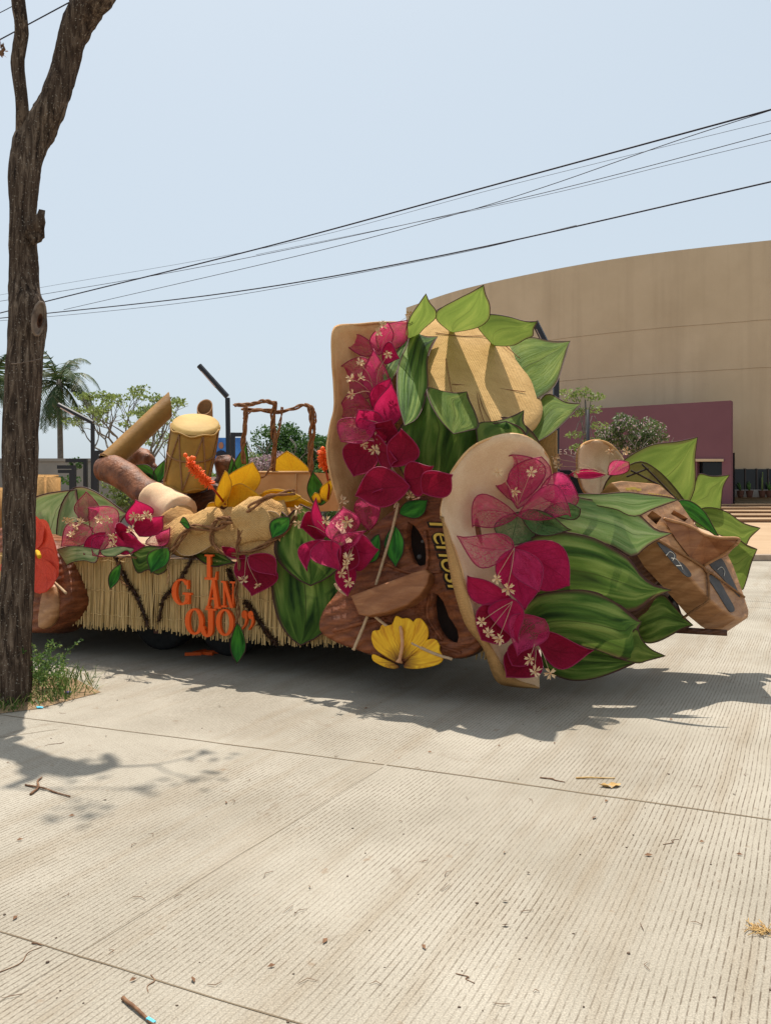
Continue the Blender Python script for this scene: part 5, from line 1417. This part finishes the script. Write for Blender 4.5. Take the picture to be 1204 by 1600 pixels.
# ribs of folded cloth along the standing brim
f1 = thing('leaf_collared_figure', P(740, 760, 7.4), 'upright figure with burlap disc face ringed by green leaves', 'sculpture')
do, dn = P(755, 585, 7.35), V((.38, -.56, .735)).normalized()
def LP(x, y, o): return PL(x, y, do + dn * o, dn)
dpts = smooth_poly([(648, 516), (656, 502), (690, 491), (725, 495), (765, 511), (802, 545), (830, 590), (846, 628), (848, 648), (836, 666), (800, 685), (755, 690), (712, 670), (680, 630), (665, 585), (655, 545)], 3)
bm = bm_new(); ring = [PL(x, y, do, dn) for x, y in dpts]; cen = sum(ring, V()) / len(ring); prev = None
uvl = bm.loops.layers.uv.verify()
for u, h in ((1.0, -.14), (1.0, -.03), (.985, .0), (.9, .022), (.7, .045), (.4, .06), (.15, .065)):
    row = [bm.verts.new(cen.lerp(p, u) + dn * (h + .012 * noise.noise(p * 3 * u))) for p in ring]
    if prev:
        for k in range(len(ring)): bm.faces.new((prev[k], prev[(k + 1) % len(ring)], row[(k + 1) % len(ring)], row[k]))
    prev = row
bm.faces.new(prev); bmesh.ops.recalc_face_normals(bm, faces=bm.faces[:]); obj('face_disc', bm, 'burlap_disc', f1)
bm = bm_new()
for pts in ([(680, 520), (720, 525), (770, 528), (812, 560)], [(696, 560), (702, 595), (706, 615)], [(706, 600), (760, 605), (820, 612)], [(742, 605), (750, 640), (758, 665)], [(745, 610), (756, 640), (768, 662)]):
    tube(bm, cat_rom([PL(x, y, do + dn * .058, dn) for x, y in pts], 8), .004, 4)
obj('stitching', bm, 'rope_dark', f1)
# trunk of the figure behind the leaves
bm = bm_new(); tube(bm, [P(720, 860, 7.7), P(735, 740, 7.75), cen - dn * .5, cen - dn * .2], [.45, .5, .5, .45], 20, rough=.1); obj('body', bm, 'burlap_fine', f1)
D0 = 7.0
FL = [  # left edge, right edge (px), heights over the disc plane, fabric
    ([(648, 530), (633, 524), (640, 497), (652, 478), (665, 459)], [(648, 530), (660, 515), (674, 503), (681, 495), (680, 484), (671, 473), (665, 459)], (.0, .40, .7), 'leaf_back'),
    ([(705, 520), (682, 500), (684, 485), (715, 467), (735, 457), (755, 445)], [(705, 520), (745, 512), (762, 500), (765, 488), (764, 474), (758, 460), (755, 445)], (.0, .62, .95), 'leaf_back'),
    ([(770, 540), (744, 508), (752, 494), (768, 491), (795, 495), (820, 502), (840, 502)], [(770, 540), (800, 540), (822, 529), (832, 525), (833, 514), (840, 502)], (.0, .55, .85), 'leaf_back'),
    ([(805, 585), (790, 552), (800, 531), (830, 527), (860, 533), (890, 533)], [(805, 585), (828, 622), (850, 617), (868, 600), (880, 566), (890, 533)], (-.10, .06, .16), 'leaf_back'),
    ([(818, 695), (835, 650), (846, 622), (860, 616), (882, 628), (907, 631)], [(818, 695), (833, 693), (860, 678), (886, 655), (907, 631)], (-.10, -.02, .12), 'leaf_back'),
    ([(750, 712), (745, 685), (746, 662), (775, 658), (800, 650), (818, 641)], [(750, 712), (802, 700), (824, 675), (817, 660), (818, 641)], (.02, .10, .12), 'leaf_back'),
    ([(606, 606), (599, 592), (601, 576), (618, 552), (636, 524)], [(606, 606), (622, 575), (634, 548), (636, 524)], (-.10, -.08, -.05), 'leaf_dark'),
    ([(632, 665), (621, 622), (621, 576), (634, 541), (646, 517), (660, 525), (683, 526)], [(632, 665), (650, 655), (662, 632), (668, 605), (667, 566), (673, 546), (683, 526)], (.0, .06, .10), 'leaf_dark'),
]
FL += [
    ([(660, 560), (640, 530), (645, 505), (690, 480)], [(660, 560), (690, 560), (700, 510), (690, 480)], (-.20, -.18, -.16), 'leaf_dark'),
]
for Lp, Rp, dp, m in FL: sheet_part(f1, LP, Lp, Rp, dp, m, cup=.015 if m == 'leaf_back' else .045)
for Lp, Rp, dp in (
    ([(740, 800), (692, 775), (688, 705), (738, 655)], [(740, 800), (822, 750), (845, 700), (805, 655), (738, 655)], (6.85, 6.75, 6.75)),
    ([(665, 770), (628, 738), (616, 692), (630, 660), (652, 638), (668, 606)], [(665, 770), (724, 752), (746, 702), (748, 667), (712, 645), (668, 606)], (6.5, 6.36, 6.5)),
    ([(775, 760), (742, 728), (743, 692), (748, 668), (790, 658)], [(775, 760), (812, 722), (824, 694), (815, 670), (790, 658)], (6.55, 6.45, 6.45))):
    sheet_part(f1, P, Lp, Rp, dp, 'leaf_dark', cup=.04)
sheet_part(f1, LP, [(708, 678), (688, 657), (672, 630), (667, 606), (690, 611), (710, 614), (729, 612)], [(708, 678), (730, 673), (747, 667), (742, 645), (733, 625), (729, 612)], (.18, .20, .22), 'leaf_back', name='leaf_tip', cup=.02)

# blooms on the standing hat
bloom('lacy bougainvillea bloom at the very top of the standing hat', .36, [(592, 548, 533, 533, 560, 523, 566, 556, 'petal_lace'), (596, 550, 637, 500, 590, 515, 632, 535, 'petal_lace'), (592, 555, 606, 503, 578, 530, 614, 528, 'petal_lace'), (598, 545, 624, 560, 610, 535, 600, 568, 'petal')], [(597, 508, .1), (640, 491, .25), (590, 520, .1)])
bloom('lacy bougainvillea bloom second from the top of the standing hat', .22, [(586, 620, 531, 574, 530, 615, 575, 562, 'petal_lace'), (592, 632, 583, 545, 566, 595, 608, 592, 'petal_lace'), (582, 642, 522, 652, 552, 612, 562, 656, 'petal_lace'), (584, 642, 610, 590, 580, 610, 612, 628, 'petal')], [(562, 567, -.1), (548, 592, -.1), (563, 590, -.1), (550, 616, -.1), (606, 553, .0)])
bloom('deep pink bougainvillea bloom beside the dark leaf edge', -.14, [(606, 668, 612, 598, 583, 640, 628, 642, 'petal'), (600, 668, 560, 640, 560, 668, 590, 645, 'petal'), (585, 660, 533, 690, 533, 655, 572, 690, 'petal_lace')], [(555, 660, -.15), (586, 672, -.15)])
bloom('crimson bougainvillea bloom low on the standing hat', -.12, [(588, 690, 553, 745, 538, 698, 585, 730, 'petal_red'), (590, 690, 612, 655, 572, 668, 625, 690, 'petal_red'), (585, 700, 620, 720, 590, 680, 600, 735, 'petal_red')], [(585, 703, -.2), (597, 695, -.2), (568, 695, -.2), (594, 703, -.2)])
bloom('shade-darkened crimson bougainvillea bloom tucked above the centre mask', -.30, [(612, 730, 626, 670, 606, 695, 654, 712, 'petal_red'), (632, 748, 677, 728, 640, 722, 655, 775, 'petal_red'), (640, 760, 555, 775, 590, 730, 600, 792, 'petal_red'), (660, 770, 706, 742, 664, 738, 698, 775, 'petal_red')], [(612, 776, -.1), (640, 775, -.1), (618, 785, -.1)])

RF = 0.93
def PR(x, y, D): return P(x, y, D * RF)
# ================================================================== RIGHT HAT AND MASKED FIGURE
rim = [(841, 1073, 6.62), (806, 1061, 6.5), (787, 1042, 6.42), (763, 1007, 6.35), (738, 958, 6.3), (720, 888, 6.3), (700, 832, 6.32), (689, 805, 6.35), (693, 775, 6.42), (704, 740, 6.4), (733, 702, 6.45), (765, 685, 6.5), (800, 678, 6.6), (830, 687, 6.75), (850, 706, 6.95), (860, 735, 7.2), (866, 820, 7.5), (866, 910, 7.4), (850, 990, 7.0), (828, 1045, 6.7), (841, 1073, 6.62)]
hat('straw_hat', rim, (830, 880, 7.25), 'wide pale straw hat brim at right dipping to the road', 'straw_cloth', cup=.02, thick=.012, pf=PR,
    band=([(689, 808, 6.34), (697, 862, 6.33), (707, 915, 6.33), (726, 975, 6.34), (753, 1012, 6.38), (774, 1063, 6.46), (800, 1073, 6.52), (841, 1076, 6.62)],
          [(690, 806, 6.31), (708, 855, 6.28), (722, 900, 6.27), (740, 962, 6.27), (766, 1010, 6.31), (790, 1046, 6.38), (808, 1062, 6.46), (841, 1072, 6.60)]))
f2 = thing('leaf_collared_figure', PR(930, 1062, 6.9), 'reclining figure of large green leaves behind the wooden mask', 'sculpture')
bm = bm_new(); tube(bm, [PR(830, 880, 7.4), PR(900, 890, 7.5), PR(960, 890, 7.65), PR(1000, 885, 7.8)], [.5, .6, .52, .4], 20, rough=.06); obj('body', bm, 'wood_dark', f2)  # body coloured dark in place of the shade between the leaves
RL = [
    ([(940, 770), (946, 753), (966, 726), (987, 710), (1018, 695), (1057, 690), (1089, 683)], [(940, 770), (1000, 805), (1060, 800), (1082, 772), (1086, 742), (1085, 716), (1089, 683)], (8.3, 8.1, 7.9), 'leaf_back', .02),
    ([(1062, 802), (1075, 775), (1086, 752), (1092, 740), (1112, 744), (1139, 742)], [(1062, 802), (1095, 797), (1122, 800), (1126, 783), (1129, 760), (1139, 742)], (8.2, 8.05, 7.9), 'leaf_back', .02),
    ([(1085, 822), (1090, 798), (1110, 793), (1135, 800), (1160, 817), (1187, 825)], [(1085, 822), (1118, 834), (1150, 846), (1164, 852), (1171, 840), (1187, 825)], (8.1, 8.0, 7.9), 'leaf_back', .02),
    ([(1105, 872), (1120, 850), (1136, 840), (1152, 842), (1165, 851), (1182, 858)], [(1105, 872), (1118, 888), (1142, 908), (1157, 924), (1166, 905), (1173, 880), (1182, 858)], (8.0, 7.9, 7.8), 'leaf_back', .02),
    ([(938, 775), (950, 748), (972, 732), (1000, 721), (1026, 734), (1052, 760), (1076, 792)], [(938, 775), (985, 785), (1030, 800), (1076, 792)], (8.15, 8.0, 7.9), 'leaf_olive', .03),
    ([(1050, 795), (1060, 782), (1080, 784), (1100, 800), (1113, 822), (1124, 842)], [(1050, 795), (1075, 808), (1100, 825), (1124, 842)], (7.75, 7.75, 7.7), 'leaf_vivid', .05),
    ([(985, 990), (994, 951), (1012, 938), (1034, 929), (1050, 944), (1068, 964), (1082, 977)], [(985, 990), (997, 998), (1011, 1005), (1031, 1001), (1060, 986), (1082, 977)], (7.4, 7.25, 7.2), 'leaf_dark', .08),
    ([(845, 1012), (880, 1003), (930, 1008), (966, 1022), (994, 1035)], [(845, 1012), (848, 1040), (862, 1053), (892, 1063), (925, 1061), (960, 1050), (994, 1035)], (6.95, 6.7, 6.6), 'leaf_dark', .08),
    ([(800, 1002), (812, 960), (830, 936), (850, 927), (890, 922), (918, 923), (946, 931), (970, 946), (990, 964), (1001, 972)], [(800, 1002), (850, 1005), (900, 1008), (930, 1015), (966, 1028), (995, 1034), (993, 1002), (996, 981), (1001, 972)], (6.75, 6.55, 6.55), 'leaf_dark', .10),
    ([(790, 905), (797, 870), (812, 850), (840, 836), (870, 831), (900, 834), (930, 842), (957, 857), (982, 873), (1000, 897), (1020, 913), (1049, 922)], [(790, 905), (830, 942), (900, 948), (960, 954), (993, 954), (1022, 933), (1049, 922)], (6.85, 6.6, 6.5), 'leaf_dark', .10),
    ([(855, 795), (866, 779), (885, 775), (902, 777), (940, 784), (976, 791), (1000, 806), (1024, 827), (1049, 833)], [(855, 795), (860, 818), (880, 830), (926, 843), (958, 854), (987, 870), (1002, 860), (1018, 848), (1049, 833)], (7.0, 6.72, 6.6), 'leaf_sunlit', .09),
    ([(868, 780), (905, 772), (940, 772), (976, 769), (1005, 772), (1042, 776), (1059, 781)], [(868, 780), (920, 788), (962, 796), (980, 805), (997, 806), (1018, 796), (1059, 781)], (7.1, 6.62, 6.45), 'leaf_sunlit', .05),
]
for Lp, Rp, dp, m, cu in RL: sheet_part(f2, PR, Lp, Rp, dp, m, cup=cu)
sheet_part(f2, PR, [(958, 1027), (975, 1004), (993, 982), (1001, 998), (1016, 1014), (1039, 1025)], [(958, 1027), (994, 1036), (1012, 1032), (1039, 1025)], (6.56, 6.5, 6.48), 'leaf_back', name='leaf_tip', cup=.03)
bm = bm_new()
for pts in ([(985, 735), (1018, 752), (1030, 758)], [(1002, 725), (1030, 753), (1060, 785)], [(978, 745), (1012, 732)]):
    tube(bm, cat_rom([PR(x, y, 7.52) for x, y in pts], 5), .008, 4)
obj('wire_strut', bm, 'hole', f2)

# the wooden mask
wm = thing('carved_mask', PR(1120, 985, 7.0), 'light brown mask with jutting nose at the right end', 'mask', 'carved wooden masks on the float')
mo = PR(1065, 870, 7.0); l_ax = V((.60, -.14, -.79)).normalized(); w_ax = (V((.60, .80, .10))); w_ax = (w_ax - l_ax * w_ax.dot(l_ax)).normalized()
mn = V((.64, -.64, .43)).normalized()
Q2 = lambda x, y, o=0.0: PL(x, y, mo + mn * o, mn)
face = [(954, 753), (970, 750), (1022, 754), (1030, 756), (1060, 782), (1082, 813), (1098, 833), (1138, 868), (1146, 884), (1163, 932), (1170, 955), (1169, 964), (1160, 968), (1149, 967), (1128, 954), (1107, 936), (1066, 888), (1024, 843), (1000, 803), (975, 776)]
eyeA = [(1010, 806), (1018, 798), (1033, 808), (1025, 820)]
eyeB = [(1047, 803), (1052, 797), (1074, 810), (1069, 815)]
bk_v = V((-.10, .20, -.16))
bm = bm_new(); prism(bm, [Q2(*p) for p in face], [[Q2(*p) for p in eyeA[::-1]], [Q2(*p) for p in eyeB[::-1]]], bk_v, .02)
obj('face', bm, ['wood_pale', 'hole'], wm, False)
# nose: a fin rising from the bridge to a blunt tip
bm = bm_new()
nz = [Q2(1036, 811, .02), Q2(1074, 822, .09), Q2(1100, 836, .17), Q2(1124, 841, .26), Q2(1151, 842, .36), Q2(1150, 850, .34), Q2(1126, 868, .17), Q2(1098, 884, .01), Q2(1078, 872, .01), Q2(1055, 842, .01)]
rt = [Q2(1062, 818, .01), Q2(1098, 838, .01), Q2(1136, 868, .01)]
nv = [bm.verts.new(p) for p in nz]; rv = [bm.verts.new(p) for p in rt]
for q in ((0, 1, 9), (1, 8, 9), (1, 2, 8), (2, 7, 8), (2, 3, 6, 7), (3, 4, 5, 6)): bm.faces.new([nv[i] for i in q])
for q in ((nv[0], rv[0], nv[1]), (nv[1], rv[0], rv[1], nv[2]), (nv[2], rv[1], rv[2], nv[3]), (nv[3], rv[2], nv[4]), (nv[4], rv[2], nv[5]), (nv[5], rv[2], nv[6]), (nv[6], rv[2], nv[7])): bm.faces.new(q)
bmesh.ops.recalc_face_normals(bm, faces=bm.faces[:]); obj('nose', bm, 'wood_nose', wm, False)
bm = bm_new(); tube(bm, cat_rom([p + mn * .006 for p in nz[:6]], 5), .014, 7); tube(bm, cat_rom([p + mn * .004 for p in nz[5:8]], 5), .012, 7); obj('nose_rim', bm, 'wood_pale', wm)
def patch(pts, o, m, nm, lab=None):
    bm = bm_new(); q = [Q2(x, y, o) for x, y in smooth_poly(pts, 3)]; prism(bm, q, [], -mn * .006, .003); return obj(nm, bm, m, wm, False)
patch([(1026, 847), (1044, 856), (1055, 866), (1056, 874), (1066, 880), (1075, 890), (1080, 899), (1073, 901), (1060, 889), (1044, 871)], .006, 'slate', 'cheek_patch')
patch([(1108, 882), (1116, 875), (1127, 873), (1137, 891), (1146, 910), (1156, 932), (1150, 928), (1137, 913), (1122, 897)], .006, 'slate', 'cheek_patch')
patch([(1106, 902), (1118, 900), (1134, 926), (1147, 950), (1144, 956), (1137, 953), (1121, 927)], .007, 'slate', 'mouth')
for pts in ([(1040, 868), (1046, 862), (1053, 868), (1050, 876)], [(1048, 872), (1056, 874), (1062, 882), (1066, 890)], [(1056, 884), (1064, 884)], [(1120, 890), (1126, 886), (1131, 892), (1130, 900)]):
    bm = bm_new(); tube(bm, cat_rom([Q2(x, y, .010) for x, y in pts], 5), .0035, 4); obj('chalk_scribble', bm, 'chalk', wm)
bm = bm_new()
for x, y in ((980, 764), (988, 763), (996, 765)): box(bm, Q2(x, y, .006), .05, .012, .02)
for i in range(8): box(bm, Q2(1014 + i * 4.2, 772 + i * .6, .005), .014, .008, .02)
for i in range(6): box(bm, Q2(1032 + i * 3.6, 786 - i * .5, .005), .014, .008, .014)
obj('yellow_lettering', bm, 'yellow_paint', wm, False)
bm = bm_new()
for pts in ([(1024, 842), (1052, 858), (1090, 881), (1125, 906), (1162, 933)], [(1104, 890), (1106, 912), (1107, 937)], [(1098, 886), (1104, 894), (1112, 895)]):
    tube(bm, cat_rom([Q2(x, y, .014) for x, y in pts], 8), .011, 6, rough=.1, rfreq=60)
e0 = Q2(1107, 937, .012); tube(bm, cat_rom([e0, e0 + bk_v * .1 + V((-.012, -.012, -.01)), e0 + bk_v * .55 + V((-.03, -.02, -.01)), e0 + bk_v * 1.05 + V((-.03, -.01, -.01))], 6), .011, 6)
obj('rope', bm, 'rope_dark', wm)
bm = bm_new(); a, b = PR(1052, 984, 7.25), PR(1135, 989, 7.1)
tube(bm, [a, a.lerp(b, .5), b], [.026, .026, .022], 7, rough=.2, rfreq=9); obj('support_bar', bm, 'wood_dark', wm)
bm = bm_new(); tube(bm, [a + V((.1, .1, .0)), V((a.x + .1, a.y + .6, .9))], .04, 6); obj('support_post', bm, 'steel_dark', wm)

# blooms on the right hat
PW = [  # label, D, petals, florets
]
def bloomD(label, D, petals, florets, b, fr=.046, lay=.03, tip=-.12):
    t = thing('bougainvillea_bloom', PR(b[0], b[1], D), label, 'artificial flower', GB)
    for i, s in enumerate(petals):
        bm = bm_new(); d = D - lay * i; j = lambda: R.uniform(-.05, .05)
        a = (PR(s[0], s[1], d), PR(s[2], s[3], d + tip + j()), PR(s[4], s[5], d - .05 + j()), PR(s[6], s[7], d - .05 + j()))
        blade(bm, *a, k=.42, e=1.45, cup=R.uniform(.06, .13), wire=.0045, seed=R.random() * 50)
        obj('petal', bm, [s[8], 'wire_pink' if s[8] != 'lace_green' else 'wire'], t)
    bm = bm_new(); c = PR(b[0], b[1], D - .1)
    for f in florets:
        q = PR(f[0], f[1], D - .27); floret_at(t, q, fr * R.uniform(.85, 1.1)); tube(bm, cat_rom([c, (c + q) / 2 + V((0, -.04, .02)), q + V((0, .03, 0))], 4), .002, 4)
    obj('stamen_thread', bm, 'rope', t)
bloomD('topmost bougainvillea bloom in the mouth of the right hat', 6.75, [(808, 788, 800, 711, 766, 740, 852, 735, 'petal_lace'), (808, 795, 846, 714, 795, 740, 858, 750, 'petal_lace'), (840, 772, 903, 778, 872, 738, 888, 792, 'petal_lace'), (808, 805, 738, 824, 752, 772, 768, 824, 'petal_lace'), (808, 806, 891, 807, 858, 757, 852, 812, 'petal_lace')], [(778, 738), (803, 768), (829, 738)], (808, 790))
bloomD('green net leaf under the topmost bloom on the right hat', 6.72, [(810, 800, 800, 852, 772, 822, 836, 836, 'lace_green'), (812, 800, 892, 828, 850, 800, 838, 835, 'lace_green'), (850, 798, 906, 795, 880, 785, 892, 812, 'lace_green')], [], (810, 800))
bloomD('middle bougainvillea bloom with long stamens on the right hat', 6.42, [(802, 856, 889, 915, 872, 850, 836, 918, 'petal'), (802, 857, 820, 953, 774, 892, 846, 900, 'petal'), (806, 858, 842, 925, 800, 895, 845, 880, 'petal_lace'), (802, 855, 713, 837, 780, 834, 755, 888, 'petal_lace')], [(775, 905), (793, 920)], (803, 856))
bloomD('lower bougainvillea bloom curling over the dark leaf on the right hat', 6.36, [(800, 945, 752, 1000, 748, 950, 795, 1000, 'petal_red'), (800, 938, 730, 899, 765, 910, 745, 942, 'petal'), (797, 935, 810, 1005, 762, 955, 818, 958, 'petal'), (850, 968, 808, 1025, 797, 964, 852, 1000, 'petal_lace')], [(752, 972), (762, 990), (780, 998)], (800, 940))
bloomD('lowest bougainvillea bloom nearest the road on the right hat', 6.42, [(838, 1000, 927, 1016, 862, 988, 872, 1045, 'petal_red'), (832, 1005, 790, 1058, 790, 1020, 845, 1050, 'petal_red'), (830, 1000, 800, 1040, 795, 1010, 830, 1035, 'petal_red')], [(828, 1030), (835, 1050), (859, 1052)], (835, 1000))
bloomD('small bougainvillea bloom on the far hat behind the masked figure', 8.0, [(945, 742, 888, 742, 915, 733, 915, 748, 'petal'), (950, 742, 982, 722, 955, 722, 978, 738, 'petal_lace'), (890, 745, 872, 755, 880, 742, 882, 755, 'petal')], [(952, 704), (978, 706), (898, 738), (866, 716), (872, 728)], (948, 742), fr=.05)
hat('straw_hat', [(935, 775, 8.3), (912, 768, 8.3), (902, 735, 8.3), (903, 705, 8.3), (915, 692, 8.35), (935, 689, 8.4), (955, 697, 8.45), (972, 718, 8.5), (980, 745, 8.5), (970, 772, 8.4), (935, 775, 8.3)], (940, 735, 8.5), 'small pinkish straw hat brim behind the masked figure', 'straw_cloth', inner=1.0, cup=.05, pf=PR)
bm = bm_new(); box(bm, PR(846, 715, 8.15), .28, .1, .55, FAX); bevel(bm, .02); tag(obj('burlap_block', bm, 'burlap_fine'), 'narrow burlap block between right hat and black lamp post', 'cloth')

# ================================================================== LITTER ON THE ROAD
def stick(px0, py0, px1, py1, r, label, name='stick', m='twig', bend=.02, blue=False):
    a, b = gp(px0, py0), gp(px1, py1); b0 = V((0, 0, r))
    t = None; bm = bm_new()
    pts = cat_rom([a + b0, a.lerp(b, .35) + b0 + V((bend, 0, r * .5)), a.lerp(b, .7) + b0 + V((-bend * .5, bend * .4, 0)), b + b0], 5)
    tube(bm, pts, [r * (1 - .4 * i / (len(pts) - 1)) for i in range(len(pts))], 6, rough=.2, rfreq=40)
    return tag(obj(name, bm, m), label, name.replace('_', ' '), 'sticks and twigs on the road')
stick(192, 1563, 250, 1612, .007, 'dark broken stick at the bottom edge of the road', bend=.0)
bm = bm_new(); p = gp(236, 1599); box(bm, p + V((0, 0, .009)), .035, .010, .006, (V((.8, -.6, 0)), V((.6, .8, 0)), V((0, 0, 1)))); tag(obj('plastic_scrap', bm, 'bag_blue', smooth=False), 'cyan plastic scrap beside the bottom stick', 'litter')
stick(843, 1216, 882, 1223, .004, 'thin curved twig left of the dry leaf')
stick(899, 1217, 960, 1217, .005, 'straight pale straw above the dry leaf', m='dry_leaf', bend=0)
stick(40, 1228, 110, 1246, .006, 'brown twig lying in the tree shadow')
stick(48, 1243, 66, 1216, .007, 'short thick twig standing off the tree shadow')
stick(50, 1475, 66, 1478, .003, 'short twig end near the left joint', bend=.008)
stick(0, 1520, 66, 1480, .0018, 'long bent stem crossing the left joint', bend=.02)
stick(236, 1524, 232, 1552, .0018, 'curled thin stem right of the left joint', bend=.015)
stick(712, 1522, 741, 1537, .0018, 'thin dark stem on the lower road')
stick(1035, 1320, 1060, 1312, .0018, 'thin pale stem on the right road')
stick(100, 1160, 70, 1166, .0018, 'thin stem by the soil edge')
bm = bm_new(); p = gp(953, 1229); a_ = V((1, .12, 0)).normalized(); b_ = V((-.12, 1, 0))
blade(bm, p + a_ * .06 + V((0, 0, .015)), p - a_ * .07 + V((0, 0, .02)), p + b_ * .03 + V((0, 0, .008)), p - b_ * .03 + V((0, 0, .012)), wire=0, ruffle=.05, cup=-.1)
tag(obj('dry_leaf', bm, 'dry_leaf'), 'curled yellow dry leaf near the long joint', 'leaf')
bm = bm_new(); p = gp(1190, 1456)
for k in range(60):
    a_ = R.uniform(0, 6.28); q = p + V((R.gauss(0, .03), R.gauss(0, .02), .006)); tube(bm, [q, q + V((math.cos(a_) * .03, math.sin(a_) * .03, R.uniform(-.002, .012)))], .0016, 3)
tag(obj('dry_grass_clump', bm, 'dry_leaf'), 'small matted dry grass clump at the right road edge', 'litter', kind='stuff')
rr = random.Random(77)
bm = bm_new()
for _ in range(62):
    x, y = rr.uniform(-20, 1220), 1090 + 520 * rr.random() ** 1.3
    p = gp(x, y); s = rr.uniform(.0025, .006)
    ico(bm, p + V((0, 0, s * .4)), s, 1, (rr.uniform(.7, 1.5), rr.uniform(.7, 1.4), .5), 0, .4)
tag(obj('grit', bm, mottled('dark grit', srgb(70, 58, 50), srgb(112, 92, 76), 30, .9, 0)), 'scattered pebbles and grit on the road', 'grit', kind='stuff')
bm = bm_new()
for _ in range(48):
    x, y = rr.uniform(-20, 1220), 1020 + 560 * rr.random() ** 1.4
    if y < 1090 and x > 170: continue
    p = gp(x, y) + V((0, 0, .004)); a_ = rr.uniform(0, 6.28); d = V((math.cos(a_), math.sin(a_), 0)); L = rr.uniform(.02, .07); b_ = V((-d.y, d.x, 0)) * rr.uniform(-.02, .02)
    tube(bm, [p, p + d * L * .5 + b_ + V((0, 0, .003)), p + d * L], [.0011, .0013, .0007], 4)
for _ in range(26):
    p = gp(rr.uniform(0, 1200), rr.uniform(1100, 1560)) + V((0, 0, .006)); a_ = rr.uniform(0, 6.28); d = V((math.cos(a_), math.sin(a_), 0)); s_ = V((-d.y, d.x, 0)); L = rr.uniform(.01, .022)
    bm.faces.new([bm.verts.new(q) for q in (p - d * L, p + s_ * L * .4 + V((0, 0, .006)), p + d * L, p - s_ * L * .4)])
tag(obj('leaf_litter', bm, 'twig'), 'fine dry stems and leaf bits strewn on the road', 'litter', kind='stuff')
bm = bm_new(); p = gp(108, 1087); ico(bm, p + V((0, 0, .02)), .022, 1, (1.3, .8, .9), 0, .6); tag(obj('wrapper', bm, 'bag_purple', smooth=False), 'crumpled purple wrapper at the weed edge', 'litter')
bm = bm_new(); p = gp(62, 1107); ico(bm, p + V((0, 0, .01)), .02, 1, (1.6, .8, .4), 0, .6); tag(obj('wrapper', bm, 'bag_blue', smooth=False), 'crumpled cyan wrapper at the soil edge', 'litter')
